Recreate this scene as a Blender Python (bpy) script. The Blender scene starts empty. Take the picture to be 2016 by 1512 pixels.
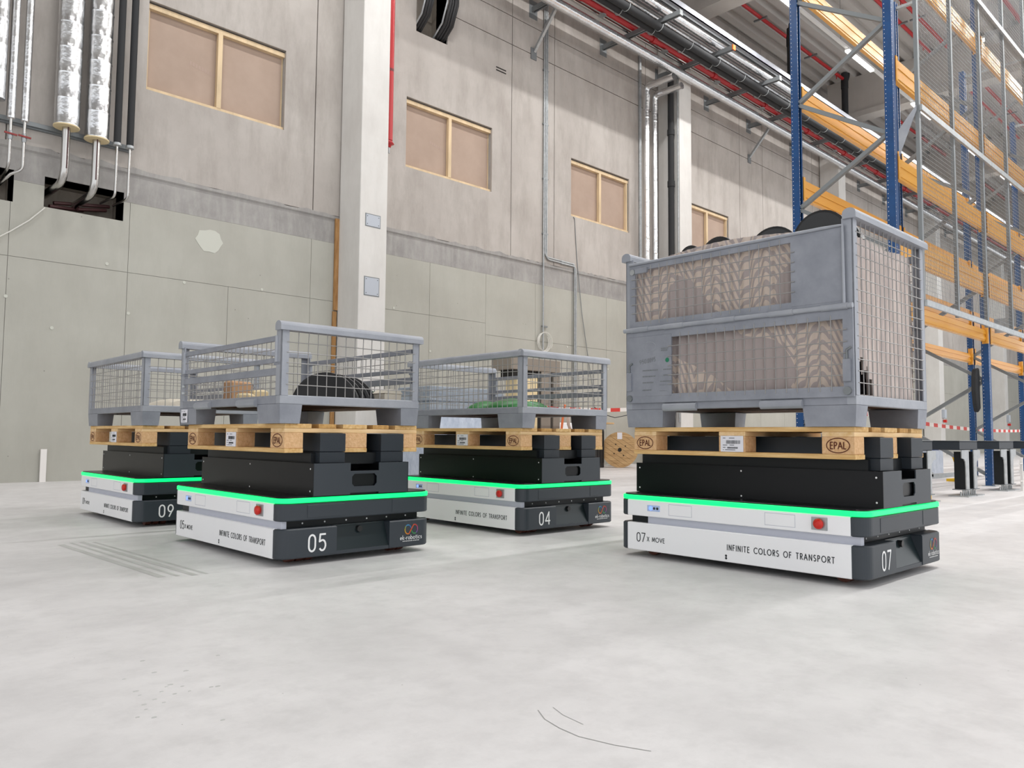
import bpy, bmesh, math, random
from mathutils import Vector, Matrix
random.seed(7)
SC = bpy.context.scene
COL = SC.collection
# ------------------------------------------------------------------ camera
TH, PI_, RO, FPX, CH = 0.7609, 0.0668, 0.0081, 1535.0, 0.6353
fw = Vector((math.sin(TH)*math.cos(PI_), math.cos(TH)*math.cos(PI_), math.sin(PI_)))
rt = Vector((math.cos(TH), -math.sin(TH), 0)); up = rt.cross(fw)
r2 = rt*math.cos(RO) + up*math.sin(RO); u2 = -rt*math.sin(RO) + up*math.cos(RO)
cd = bpy.data.cameras.new('camera'); cam = bpy.data.objects.new('camera', cd); COL.objects.link(cam)
cd.sensor_width = 36; cd.sensor_fit = 'HORIZONTAL'; cd.lens = FPX/2016*36; cd.clip_end = 300; cd.clip_start = 0.05
cam.matrix_world = Matrix(((r2.x, u2.x, -fw.x, 0), (r2.y, u2.y, -fw.y, 0), (r2.z, u2.z, -fw.z, CH), (0, 0, 0, 1)))
SC.camera = cam
# ------------------------------------------------------------------ world, lights, exposure
w = bpy.data.worlds.new('hall_daylight'); SC.world = w; w.use_nodes = True
w.node_tree.nodes['Background'].inputs[0].default_value = (0.955, 0.975, 1.0, 1)
w.node_tree.nodes['Background'].inputs[1].default_value = 1.22
def area(name, loc, sx, sy, power, rot=(0, 0, 0), col=(1, .99, .975)):
    l = bpy.data.lights.new(name, 'AREA'); l.shape = 'RECTANGLE'; l.size = sx; l.size_y = sy; l.energy = power; l.color = col
    o = bpy.data.objects.new(name, l); COL.objects.link(o); o.location = loc; o.rotation_euler = rot; return o
for k in range(-3, 6):      # the tube lamps of the rail along the wall
    area('tube_light', (16.225+4.66*k, 8.38, 10.812), 1.62, 0.09, 140)
area('lamp_row_light', (17, 0.5, 10.86), 28, 0.3, 1500)
area('lamp_row_light', (12, -6.0, 10.86), 28, 0.3, 500)
SC.view_settings.view_transform = 'Standard'; SC.view_settings.look = 'None'
SC.view_settings.exposure = 0.07; SC.view_settings.gamma = 1; SC.view_settings.use_curve_mapping = False
SC.cycles.use_denoising = True; SC.cycles.max_bounces = 8; SC.cycles.diffuse_bounces = 4
SC.cycles.sample_clamp_indirect = 4.0

# ------------------------------------------------------------------ materials
def lin(h):
    h = h.lstrip('#'); o = []
    for i in (0, 2, 4):
        c = int(h[i:i+2], 16)/255; o.append(c/12.92 if c <= .04045 else ((c+.055)/1.055)**2.4)
    return o+[1]
def mat(name, col, rough=.6, metal=0, var=0.0, vs=3.0, bump=0.0, bs=40.0, emit=None, es=0, stretch=None, coord='Object', col2=None, spec=None):
    m = bpy.data.materials.new(name); m.use_nodes = True; nt = m.node_tree; b = nt.nodes['Principled BSDF']
    c = lin(col) if isinstance(col, str) else list(col)+[1]
    b.inputs['Base Color'].default_value = c; b.inputs['Roughness'].default_value = rough; b.inputs['Metallic'].default_value = metal
    if spec is not None: b.inputs['Specular IOR Level'].default_value = spec
    if emit: b.inputs['Emission Color'].default_value = list(emit)+[1]; b.inputs['Emission Strength'].default_value = es
    N = nt.nodes.new; L = nt.links.new
    if var or bump or col2:
        tc = N('ShaderNodeTexCoord'); src = tc.outputs[coord]
        if stretch:
            mp = N('ShaderNodeMapping'); mp.inputs['Scale'].default_value = stretch; L(src, mp.inputs[0]); src = mp.outputs[0]
        if var or col2:
            n = N('ShaderNodeTexNoise'); n.inputs['Scale'].default_value = vs; n.inputs['Detail'].default_value = 7; n.inputs['Roughness'].default_value = .62; L(src, n.inputs['Vector'])
            r = N('ShaderNodeValToRGB'); r.color_ramp.elements[0].position = .32; r.color_ramp.elements[1].position = .68
            if col2: a2 = lin(col2); a1 = c
            else: a1 = [min(1, x*(1+var)) for x in c[:3]]+[1]; a2 = [x*(1-var) for x in c[:3]]+[1]
            r.color_ramp.elements[0].color = a2; r.color_ramp.elements[1].color = a1
            L(n.outputs[0], r.inputs[0]); L(r.outputs[0], b.inputs['Base Color'])
        if bump:
            n2 = N('ShaderNodeTexNoise'); n2.inputs['Scale'].default_value = bs; n2.inputs['Detail'].default_value = 4; L(src, n2.inputs['Vector'])
            bp = N('ShaderNodeBump'); bp.inputs['Strength'].default_value = bump; bp.inputs['Distance'].default_value = .01
            L(n2.outputs[0], bp.inputs['Height']); L(bp.outputs[0], b.inputs['Normal'])
    return m
def concrete(name, c1, c2, c3, streak=.5, sc=1.0, rough=.85, stretch=(1, 1, .25), speck=0.0):
    """layered concrete: large cloud + vertical streaks + pores"""
    m = bpy.data.materials.new(name); m.use_nodes = True; nt = m.node_tree; b = nt.nodes['Principled BSDF']; N = nt.nodes.new; L = nt.links.new
    b.inputs['Roughness'].default_value = rough
    tc = N('ShaderNodeTexCoord')
    geo = N('ShaderNodeNewGeometry')
    src = geo.outputs['Position']
    n1 = N('ShaderNodeTexNoise'); n1.inputs['Scale'].default_value = .9*sc; n1.inputs['Detail'].default_value = 9; n1.inputs['Roughness'].default_value = .65; L(src, n1.inputs['Vector'])
    r1 = N('ShaderNodeValToRGB'); e = r1.color_ramp.elements; e[0].position = .3; e[0].color = lin(c2); e[1].position = .7; e[1].color = lin(c1); L(n1.outputs[0], r1.inputs[0])
    mp = N('ShaderNodeMapping'); mp.inputs['Scale'].default_value = stretch; L(src, mp.inputs[0])
    n2 = N('ShaderNodeTexNoise'); n2.inputs['Scale'].default_value = 4*sc; n2.inputs['Detail'].default_value = 8; n2.inputs['Roughness'].default_value = .7; L(mp.outputs[0], n2.inputs['Vector'])
    r2_ = N('ShaderNodeValToRGB'); r2_.color_ramp.elements[0].position = .45; r2_.color_ramp.elements[1].position = .75; L(n2.outputs[0], r2_.inputs[0])
    mu = N('ShaderNodeMath'); mu.operation = 'MULTIPLY'; mu.inputs[1].default_value = streak; L(r2_.outputs[0], mu.inputs[0])
    mx = N('ShaderNodeMix'); mx.data_type = 'RGBA'; L(mu.outputs[0], mx.inputs[0]); L(r1.outputs[0], mx.inputs[6]); mx.inputs[7].default_value = lin(c3)
    out = mx.outputs[2]
    if speck:
        v = N('ShaderNodeTexVoronoi'); v.inputs['Scale'].default_value = 5*sc; L(src, v.inputs['Vector'])
        lt = N('ShaderNodeMath'); lt.operation = 'LESS_THAN'; lt.inputs[1].default_value = speck; L(v.outputs['Distance'], lt.inputs[0])
        mm = N('ShaderNodeMath'); mm.operation = 'MULTIPLY'; mm.inputs[1].default_value = .45; L(lt.outputs[0], mm.inputs[0])
        mx2 = N('ShaderNodeMix'); mx2.data_type = 'RGBA'; L(mm.outputs[0], mx2.inputs[0]); L(out, mx2.inputs[6]); mx2.inputs[7].default_value = lin('#55534e'); out = mx2.outputs[2]
    L(out, b.inputs['Base Color'])
    bp = N('ShaderNodeBump'); bp.inputs['Strength'].default_value = .25; bp.inputs['Distance'].default_value = .01; L(n2.outputs[0], bp.inputs['Height']); L(bp.outputs[0], b.inputs['Normal'])
    return m
M = {}
M['floor'] = concrete('floor_concrete', '#e5e3e3', '#d0cece', '#c0bebe', streak=.55, sc=1.9, rough=.45, stretch=(1, 1, 1), speck=.022)
M['wall_low'] = concrete('painted_concrete', '#b5b4ab', '#a9a79e', '#9c9a91', streak=.35, sc=.8, speck=.035)
M['wall_band'] = concrete('grey_plaster', '#a5a29f', '#8b8886', '#b5b3ae', streak=.6, sc=2.2)
M['wall_up'] = concrete('precast_concrete', '#beb8b2', '#a8a19b', '#8f8780', streak=.65, sc=.7)
M['column'] = concrete('column_concrete', '#dcdad6', '#d0cdc9', '#c2bfba', streak=.4, sc=1.2)
M['girder'] = concrete('girder_concrete', '#c9c4be', '#bab5af', '#b0aba4', streak=.3, sc=.8)
M['board'] = mat('hardboard', '#b09b8c', .8, var=.05, vs=2, col2='#a79283')
M['pine'] = mat('pine_batten', '#d8c09c', .7, var=.15, vs=6, stretch=(1, 1, .2))
M['pallet'] = mat('pallet_pine', '#edca90', .75, vs=9, stretch=(6, .6, 6), col2='#cf9f5e', bump=.3, bs=60)
M['pallet_end'] = mat('pallet_end_grain', '#c98f45', .8, vs=30, col2='#a5702f')
M['chip'] = mat('chipboard_block', '#e8c093', .85, vs=60, col2='#d2a473', bump=.4, bs=120)
M['steel'] = mat('grey_painted_steel', '#9a9da6', .45, metal=.15, vs=7, col2='#868a93', bump=.1, bs=50)
M['steel2'] = mat('light_painted_steel', '#a9acb3', .42, metal=.15, vs=6, col2='#989ca5', bump=.1, bs=50)
M['wire'] = mat('wire_steel', '#a09e9c', .45, metal=.2)
M['galv'] = mat('galvanised_steel', '#b9bcbd', .4, metal=.6, vs=14, col2='#a0a4a6')
M['galv_d'] = mat('galvanised_dark', '#84888a', .5, metal=.5)
M['foil'] = mat('aluminium_foil', '#eceded', .24, metal=1, vs=3, bump=.6, bs=20, col2='#d6d7da')
M['pipe'] = mat('pressed_steel_pipe', '#c5c3c0', .25, metal=1)
M['blackins'] = mat('black_foam', '#2a2b2d', .8)
M['black'] = mat('black_powder_coat', (.004, .0045, .006), .3, spec=.28)
M['black2'] = mat('black_satin', (.010, .012, .014), .42, spec=.3)
M['rubber_edge'] = mat('grey_rib_plastic', (.11, .115, .12), .4)  # greyer tone for the edge bands of the cover ribs
M['rubber'] = mat('black_plastic', (.012, .012, .013), .35)
M['anth'] = mat('anthracite_plastic', (.030, .038, .048), .42)
M['beam_blk'] = mat('anthracite_steel', (.016, .023, .032), .5, bump=.15, bs=400)
M['flap'] = mat('charging_flap_gloss', (.010, .019, .022), .3)
M['white'] = mat('white_panel', '#fbfbfd', .35)
M['ledge'] = mat('light_grey_ledge', '#c3c6d2', .5)
M['led'] = mat('green_led', (.0, .6, .15), .4, emit=(.0, 1.0, .19), es=1.15)
M['red'] = mat('red_button', '#cf1f12', .35)
M['rubberred'] = mat('brown_wheel', '#6b3a2c', .6)
M['lens'] = mat('sensor_lens', '#3a62c8', .2, emit=(.25, .4, 1), es=1.2)
M['lensbox'] = mat('sensor_window', '#b9cdf3', .25)
M['ink'] = mat('dark_lettering', '#2f3236', .6)
M['wht'] = mat('white_lettering', '#f0f0f0', .6)
M['burn'] = mat('burnt_brand', '#5a2614', .8)
M['paper'] = mat('label_paper', '#e9e8ee', .7)
M['blue'] = mat('rack_blue', '#13497f', .36, vs=8, col2='#0f3d6e')
M['orange'] = mat('rack_orange', '#e4a53c', .25, vs=3, stretch=(.3, 1, 6), col2='#de9d35')
M['redpipe'] = mat('sprinkler_red', '#b5282c', .35)
M['deck'] = mat('trapezoid_sheet', '#bfbcb8', .5)
M['lampm'] = mat('lamp_diffuser', '#ffffff', .5, emit=(1, .99, .95), es=4)
M['lamph'] = mat('lamp_housing', '#d8d8d6', .5)
M['yellow'] = mat('safety_yellow', '#e0b416', .5)
M['tapew'] = mat('tape_white', '#e8e4e0', .6)
M['taper'] = mat('tape_red', '#cf3a30', .6)
M['timber'] = mat('raw_timber', '#b98e5c', .8, vs=9, stretch=(4, 4, .5), col2='#94693c')
M['green'] = mat('green_enamel', '#1f7d33', .4, vs=5, col2='#1a6b2b')
M['cyan'] = mat('pale_blue_sticker', '#a9d8e0', .5)
M['film'] = mat('stretch_film', '#9aa3ad', .3, vs=6, stretch=(.4, .4, 3), col2='#7d8792', bump=.6, bs=14)
M['film2'] = mat('clear_film_white', '#c6cedb', .25, vs=9, col2='#a9b3c4', stretch=(2, 2, 1), bump=.6, bs=18)
M['beige'] = mat('beige_panel', '#e3cfa4', .6)
M['cab'] = mat('cabinet_grey', '#8c8378', .5)
M['carton'] = mat('cardboard', '#c8a27e', .8, vs=6, col2='#b48c68')
M['sack'] = mat('white_sack', '#ded6c6', .8, bump=.5, bs=20)
M['reel'] = mat('reel_wood', '#d9b584', .75, vs=7, stretch=(.5, 1, 6), col2='#a98456', bump=.2)
M['orangecable'] = mat('orange_cable', '#e0703a', .5)
M['pcable'] = mat('pale_cable', '#d9c9bd', .5)
M['wcable'] = mat('white_cable', '#d8d6cf', .5)
M['plate'] = mat('cover_plate', '#b3b9c2', .45, metal=.3)
M['dark'] = mat('dark_void', (.02, .018, .016), .9)
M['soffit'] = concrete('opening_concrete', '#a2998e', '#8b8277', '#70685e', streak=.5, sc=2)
M['brownpipe'] = mat('brown_pipe', '#4b2c2c', .5)
M['orangecap'] = mat('orange_cap', '#e07028', .5)
M['valve'] = mat('valve_red', '#8a2f2c', .5)
M['floor_wood'] = mat('plank_floor', '#6b4a33', .8, vs=6, col2='#4e3524', stretch=(5, 1, 1))
M['tyre'] = mat('tyre_mark', '#b7b7b4', .6, vs=4, col2='#c8c8c6')
M['scratch'] = mat('scratch_mark', '#9a9a98', .6)
M['gdot'] = mat('green_sticker', '#1d7a58', .5)
M['patch'] = mat('filler_patch', '#c6c7bd', .8)
M['blueplastic'] = mat('blue_plastic', '#3d64a6', .4)
def liner_mat():
    m = bpy.data.materials.new('corrugated_liner'); m.use_nodes = True; nt = m.node_tree; b = nt.nodes['Principled BSDF']; N = nt.nodes.new; L = nt.links.new
    b.inputs['Roughness'].default_value = .8
    tc = N('ShaderNodeTexCoord'); sp = N('ShaderNodeSeparateXYZ'); L(tc.outputs['Object'], sp.inputs[0])
    def math_(op, a, bb=None):
        n = N('ShaderNodeMath'); n.operation = op
        for i, x in enumerate((a, bb)):
            if x is None: continue
            if isinstance(x, (int, float)): n.inputs[i].default_value = x
            else: L(x, n.inputs[i])
        return n.outputs[0]
    ns = N('ShaderNodeTexNoise'); ns.inputs['Scale'].default_value = 2.6; ns.inputs['Detail'].default_value = 1; L(tc.outputs['Object'], ns.inputs['Vector'])
    k = math_('SINE', math_('MULTIPLY', sp.outputs['Y'], 2*math.pi/.27))      # broad folds
    k2 = math_('ABSOLUTE', math_('SINE', math_('MULTIPLY', sp.outputs['Y'], math.pi/.055)))
    z = math_('ADD', math_('MULTIPLY', sp.outputs['Z'], 17.0), math_('ADD', math_('MULTIPLY', k, -1.5), math_('MULTIPLY', k2, -.4)))
    z = math_('ADD', z, math_('MULTIPLY', ns.outputs[0], 3))
    s = math_('GREATER_THAN', math_('FRACT', z), .45)
    n3 = N('ShaderNodeTexNoise'); n3.inputs['Scale'].default_value = 2.4; n3.inputs['Detail'].default_value = 0; L(tc.outputs['Object'], n3.inputs['Vector'])
    mask = math_('GREATER_THAN', n3.outputs[0], .43)
    f = math_('MULTIPLY', s, mask)
    mx = N('ShaderNodeMix'); mx.data_type = 'RGBA'; L(f, mx.inputs[0]); mx.inputs[6].default_value = lin('#b0a4a1'); mx.inputs[7].default_value = lin('#d3c3b6')
    L(mx.outputs[2], b.inputs['Base Color'])
    return m
M['liner'] = liner_mat()
M['liner_end_lit'] = mat('lit_liner_board', '#efe2da', .8, vs=5, stretch=(10, 10, 1), col2='#c4b8b4')  # liner board in a brighter colour, light on the end painted in

# ------------------------------------------------------------------ mesh builder
class MB:
    def __init__(s): s.v = []; s.f = []; s.sm = []; s.mi = []
    def add(s, vs, fs, smooth=False, mi=0):
        o = len(s.v); s.v += [tuple(v) for v in vs]
        for f in fs: s.f.append([o+i for i in f]); s.sm.append(smooth); s.mi.append(mi)
        return s
    def box(s, x0, x1, y0, y1, z0, z1, mi=0, R=None, c=None):
        vs = [(x, y, z) for z in (z0, z1) for y in (y0, y1) for x in (x0, x1)]
        if R is not None:
            c = Vector(c or (0, 0, 0)); vs = [tuple(R @ (Vector(v)-c) + c) for v in vs]
        return s.add(vs, [(0, 2, 3, 1), (4, 5, 7, 6), (0, 1, 5, 4), (2, 6, 7, 3), (0, 4, 6, 2), (1, 3, 7, 5)], False, mi)
    def bbox(s, x0, x1, y0, y1, z0, z1, b=.003):
        """bevelled box"""
        return s.prism([(x0, y0), (x1, y0), (x1, y1), (x0, y1)], z0, z1, b)
    def bar(s, p0, p1, wdt, h, mi=0, upv=(0, 0, 1)):
        p0 = Vector(p0); p1 = Vector(p1); d = (p1-p0).normalized(); u = Vector(upv)
        if abs(d.dot(u)) > .99: u = Vector((1, 0, 0))
        a = d.cross(u).normalized()*wdt/2; b = a.cross(d).normalized()*h/2
        vs = [p+q for p in (p0, p1) for q in (-a-b, a-b, a+b, -a+b)]
        return s.add(vs, [(3, 2, 1, 0), (4, 5, 6, 7), (0, 1, 5, 4), (1, 2, 6, 5), (2, 3, 7, 6), (3, 0, 4, 7)], False, mi)
    def tube(s, pts, r, n=10, caps=True, mi=0, smooth=True):
        pts = [Vector(p) for p in pts]; rs = r if isinstance(r, (list, tuple)) else [r]*len(pts); rings = []; vs = []
        prev = None
        for i, p in enumerate(pts):
            if i == 0: d = pts[1]-p
            elif i == len(pts)-1: d = p-pts[i-1]
            else: d = (pts[i+1]-p).normalized()+(p-pts[i-1]).normalized()
            d.normalize()
            if prev is None:
                u = Vector((0, 0, 1)) if abs(d.z) < .9 else Vector((1, 0, 0)); a = d.cross(u).normalized()
            else: a = (prev-d*prev.dot(d)).normalized()
            prev = a; b = d.cross(a)
            vs += [p+a*math.cos(2*math.pi*k/n)*rs[i]+b*math.sin(2*math.pi*k/n)*rs[i] for k in range(n)]
        fs = [(i*n+k, i*n+(k+1) % n, (i+1)*n+(k+1) % n, (i+1)*n+k) for i in range(len(pts)-1) for k in range(n)]
        s.add(vs, fs, smooth, mi)
        if caps:
            m = len(pts)-1; s.add(vs[:n], [tuple(range(n))[::-1]], False, mi); s.add(vs[m*n:], [tuple(range(n))], False, mi)
        return s
    def prism(s, poly, z0, z1, b=0, mi=0, T=None, smooth=False):
        n = len(poly)
        def off(k):
            if not k: return [Vector(p) for p in poly]
            o = []
            for i in range(n):
                p0 = Vector(poly[i-1]); p = Vector(poly[i]); p1 = Vector(poly[(i+1) % n])
                e0 = (p-p0).normalized(); e1 = (p1-p).normalized(); n0 = Vector((-e0.y, e0.x)); n1 = Vector((-e1.y, e1.x))
                q = (n0+n1); q = q/max(.2, q.dot(q))*2*1.0
                o.append(p+q*k)
            return o
        rings = [(z0, off(b)), (z0+b, off(0)), (z1-b, off(0)), (z1, off(b))] if b else [(z0, off(0)), (z1, off(0))]
        vs = [(p.x, p.y, z) for z, r in rings for p in r]
        if T: vs = [tuple(T @ Vector(v)) for v in vs]
        fs = [(j*n+i, j*n+(i+1) % n, (j+1)*n+(i+1) % n, (j+1)*n+i) for j in range(len(rings)-1) for i in range(n)]
        s.add(vs, fs, smooth, mi); m = len(rings)-1
        s.add(vs[:n], [tuple(range(n))[::-1]], False, mi); s.add(vs[m*n:], [tuple(range(n))], False, mi); return s
    def build(s, name, mats, parent=None, **kw):
        me = bpy.data.meshes.new(name); me.from_pydata(s.v, [], s.f)
        if not isinstance(mats, (list, tuple)): mats = [mats]
        for m in mats: me.materials.append(M[m])
        me.polygons.foreach_set('use_smooth', s.sm); me.polygons.foreach_set('material_index', s.mi); me.update()
        o = bpy.data.objects.new(name, me); COL.objects.link(o)
        if parent is not None: o.parent = parent
        for k, v in kw.items(): o[k] = v
        return o
def rr(x0, x1, y0, y1, r, n=6, corners=(1, 1, 1, 1)):
    """rounded rectangle CCW; corners: (x0y0, x1y0, x1y1, x0y1)"""
    out = []
    for k, (cx, cy, a0) in enumerate(((x0+r, y0+r, 180), (x1-r, y0+r, 270), (x1-r, y1-r, 0), (x0+r, y1-r, 90))):
        if corners[k]:
            for i in range(n+1): a = math.radians(a0+90*i/n); out.append((cx+r*math.cos(a), cy+r*math.sin(a)))
        else: out.append(((x0, y0), (x1, y0), (x1, y1), (x0, y1))[k])
    return out
def empty(name, loc=(0, 0, 0), rz=0, label=None, cat=None, group=None, kind=None):
    o = bpy.data.objects.new(name, None); COL.objects.link(o); o.location = loc; o.rotation_euler = (0, 0, rz); o.empty_display_size = .1
    return tag(o, label, cat, group, kind)
def tag(o, label=None, cat=None, group=None, kind=None):
    if label: o['label'] = label
    if cat: o['category'] = cat
    if group: o['group'] = group
    if kind: o['kind'] = kind
    return o
def inst(o, parent, loc=None, rot=None, name=None):
    c = bpy.data.objects.new(name or o.name.split('.')[0], o.data); COL.objects.link(c); c.parent = parent
    if loc is not None: c.location = loc
    if rot is not None: c.rotation_euler = rot
    return c
def copy_tree(o, parent=None):
    c = o.copy(); COL.objects.link(c); c.parent = parent
    for ch in list(o.children): copy_tree(ch, c)
    return c

# ------------------------------------------------------------------ stroke lettering
def arc(cx, cy, rx, ry, a0, a1, n=10):
    return [(cx+rx*math.cos(math.radians(a0+(a1-a0)*i/n)), cy+ry*math.sin(math.radians(a0+(a1-a0)*i/n))) for i in range(n+1)]
G = {
 'I': (.12, [[(.06, 0), (.06, 1)]]), 'N': (.66, [[(.04, 0), (.04, 1), (.62, 0), (.62, 1)]]),
 'F': (.46, [[(.04, 0), (.04, 1), (.44, 1)], [(.04, .54), (.4, .54)]]), 'T': (.54, [[(.0, 1), (.54, 1)], [(.27, 0), (.27, 1)]]),
 'E': (.48, [[(.46, 0), (.04, 0), (.04, 1), (.46, 1)], [(.04, .53), (.42, .53)]]),
 'C': (.8, [arc(.5, .5, .46, .5, 45, 315, 16)]), 'O': (.96, [arc(.48, .5, .46, .5, 0, 360, 22)]),
 'L': (.42, [[(.04, 1), (.04, 0), (.42, 0)]]),
 'R': (.52, [[(.04, 0), (.04, 1), (.26, 1)]+arc(.26, .75, .22, .25, 90, -90, 8)+[(.04, .5)], [(.22, .5), (.5, 0)]]),
 'S': (.52, [arc(.26, .75, .2, .25, 40, 250, 10)+arc(.26, .25, .22, .25, 70, -140, 10)]),
 'A': (.72, [[(0, 0), (.36, 1), (.72, 0)], [(.13, .35), (.59, .35)]]),
 'P': (.5, [[(.04, 0), (.04, 1), (.24, 1)]+arc(.24, .74, .22, .26, 90, -90, 8)+[(.04, .48)]]),
 'X': (.62, [[(.02, 0), (.6, 1)], [(.02, 1), (.6, 0)]]), 'M': (.8, [[(.04, 0), (.12, 1), (.4, .15), (.68, 1), (.76, 0)]]),
 'V': (.66, [[(0, 1), (.33, 0), (.66, 1)]]),
 '0': (.52, [[(.04, .3), (.04, .7)]+arc(.26, .7, .22, .3, 180, 0, 8)+arc(.26, .3, .22, .3, 0, -180, 8)]),
 '5': (.52, [[(.46, 1), (.1, 1), (.06, .56)]+arc(.26, .32, .22, .32, 120, -140, 12)]),
 '7': (.5, [[(.02, 1), (.48, 1), (.16, 0)]]), '4': (.54, [[(.42, 0), (.42, 1), (.02, .28), (.54, .28)]]),
 '9': (.52, [arc(.26, .7, .21, .29, 0, 360, 16), [(.47, .66), (.16, 0)]]),
 'e': (.5, [[(.04, .3), (.44, .3)]+arc(.24, .3, .2, .26, 0, 310, 12)]), 'k': (.44, [[(.04, 0), (.04, .95)], [(.38, .56), (.06, .28), (.4, 0)]]),
 '-': (.3, [[(.04, .3), (.26, .3)]]), 'r': (.32, [[(.05, 0), (.05, .56)], arc(.25, .36, .2, .2, 180, 80, 5)]),
 'o': (.54, [arc(.27, .29, .22, .27, 0, 360, 14)]), 'b': (.52, [[(.05, .95), (.05, 0)], arc(.27, .29, .22, .27, 0, 360, 14)]),
 't': (.34, [[(.14, .85), (.14, .1), (.3, .02)], [(0, .56), (.3, .56)]]), 'i': (.14, [[(.07, 0), (.07, .56)], [(.07, .74), (.07, .78)]]),
 'c': (.46, [arc(.27, .29, .22, .27, 50, 310, 10)]), 's': (.38, [arc(.19, .42, .13, .14, 40, 250, 6)+arc(.19, .15, .14, .15, 70, -140, 6)]),
 'a': (.52, [arc(.26, .29, .22, .27, 0, 360, 14), [(.48, .56), (.48, 0)]]), ' ': (.4, []),
}
def ribbon(mb, pts, wd, O, U, V, NN, mi=0, lift=.0006):
    O = Vector(O); U = Vector(U); V = Vector(V); NN = Vector(NN)
    P = [O+U*x+V*y+NN*lift for x, y in pts]
    for i in range(len(P)-1):
        d = P[i+1]-P[i]
        if d.length < 1e-7: continue
        d.normalize(); s = d.cross(NN).normalized()*wd/2; e = d*wd*.28; st = NN*(.00005*(len(mb.f) % 5))
        mb.add([P[i]-e-s+st, P[i]-e+s+st, P[i+1]+e+s+st, P[i+1]+e-s+st], [(0, 1, 2, 3)] if True else [], False, mi)
def text(mb, t, O, U, V, h, wd, width=None, sp=.2, mi=0):
    """write t from O (lower left) along U; V is up; optional fixed total width"""
    tot = sum(G[c][0]+sp for c in t)-sp
    sx = (width/(tot*h)) if width else 1
    U = Vector(U).normalized(); V = Vector(V).normalized(); NN = U.cross(V).normalized(); x = 0
    for c in t:
        for st in G[c][1]: ribbon(mb, [((x+px)*h*sx, py*h) for px, py in st], wd, O, U, V, NN, mi)
        x += G[c][0]+sp

# ================================================================== SETTING
D = 11.49
fl = MB().box(-14, 80, -10, 11.6, -.2, 0).build('floor', 'floor', None, kind='structure')
def cells(mb, x0, x1, z0, z1, y0, y1, holes=()):
    xs = sorted({x0, x1, *[min(max(a, x0), x1) for h in holes for a in (h[0], h[1])]})
    zs = sorted({z0, z1, *[min(max(a, z0), z1) for h in holes for a in (h[2], h[3])]})
    for i in range(len(xs)-1):
        for j in range(len(zs)-1):
            cx = (xs[i]+xs[i+1])/2; cz = (zs[j]+zs[j+1])/2
            if any(h[0] < cx < h[1] and h[2] < cz < h[3] for h in holes): continue
            mb.box(xs[i], xs[i+1], y0, y1, zs[j], zs[j+1])
    return mb
WIN = [(3.66, 5.79), (8.19, 10.31), (12.69, 14.78), (17.2, 19.3), (22.0, 24.1)]
WZ = (5.54, 6.86)
OPEN = [(2.46, 3.435, 3.58, 3.985), (1.2, 2.115, 3.57, 3.985), (8.38, 9.13, 8.17, 9.6)]
wall = empty('wall_back', (0, 0, 0), kind='structure')
allh = [(a, b, *WZ) for a, b in WIN]+OPEN
cells(MB(), -14, 75, 0, 12.45, D+.012, D+.35, allh).build('core', 'wall_band', wall)
GP = .003
# lower painted panels
xj = [-14, -9, -5, -2.2, -.77, .66, 2.09, 3.52, 6.34, 7.1, 8.8, 10.2, 11.6, 12.75, 13.94, 15.3, 16.7]+[16.7+1.43*k for k in range(1, 15)]+[42, 50, 60, 75]
for i in range(len(xj)-1):
    zj = (0, 2.87, 3.86) if xj[i] < 10.1 else (0, 2.64, 3.86)
    for j in range(2):
        if j == 0 and xj[i] == 3.52:
            for xa, xb in ((3.52, 4.96), (4.96, 6.34)): MB().box(xa+GP, xb-GP, D, D+.012, 0, zj[1]-GP).build('panel', 'wall_low', wall)
            continue
        cells(MB(), xj[i]+GP, xj[i+1]-GP, zj[j]+(GP if j else 0), zj[j+1]-GP, D, D+.012, OPEN).build('panel', 'wall_low', wall)
cells(MB(), -14, 75, 3.86, 4.36, D+.004, D+.012, OPEN).build('plaster_band', 'wall_band', wall)
# ragged plaster edge along the band's top
mb = MB()
x = -14.0; pz = 4.33
pts = []
while x < 40:
    pts.append((x, 4.335+random.uniform(-.02, .035))); x += random.uniform(.06, .25)
poly = pts+[(40, 4.28), (-14, 4.28)]
for i in range(len(pts)-1):
    a, b = pts[i], pts[i+1]
    mb.add([(a[0], D-.0215, 4.28), (b[0], D-.0215, 4.28), (b[0], D-.0215, b[1]), (a[0], D-.0215, a[1])], [(0, 1, 2, 3)])
    mb.add([(a[0], D-.0215, 4.28), (b[0], D-.0215, 4.28), (b[0], D+.01, 4.25), (a[0], D+.01, 4.25)], [(3, 2, 1, 0)])
mb.build('plaster_edge', 'wall_band', wall, kind='stuff')
# upper precast panels
uj = [-14, -8, -2.3, 2.0, 6.34, 7.1, 10.85, 12.14, 15.45, 16.2, 19.92, 21.24, 24.5, 29, 30.3, 33.6, 38, 42.7, 47, 52, 60, 75]
for i in range(len(uj)-1):
    for (z0, z1) in ((4.33, 8.8), (8.8, 9.41), (9.41, 12.45)):
        g2 = .009
        cells(MB(), uj[i]+g2, uj[i+1]-g2, z0+(g2 if z0 > 5 else 0), z1-g2, D-.02, D+.012, [h for h in allh]).build('concrete_panel', 'wall_up', wall)
for (px, pz_) in ((2.62, 2.0), (3.55, 2.3), (4.3, 2.84), (3.25, 2.95), (5.5, 2.9), (8.0, 2.91), (8.83, 2.2), (14.0, 2.2), (12.6, 2.6), (2.09, 2.35)):
    MB().tube([(px, D-.006, pz_), (px, D+.004, pz_)], .022, 12).build('plug', 'patch', wall)
mb = MB(); pp = []
for k in range(16):
    a = 2*math.pi*k/16; rr_ = 1+random.uniform(-.12, .12); pp.append((4.65+.2*math.cos(a)*rr_, 3.52+.17*math.sin(a)*rr_))
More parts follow.
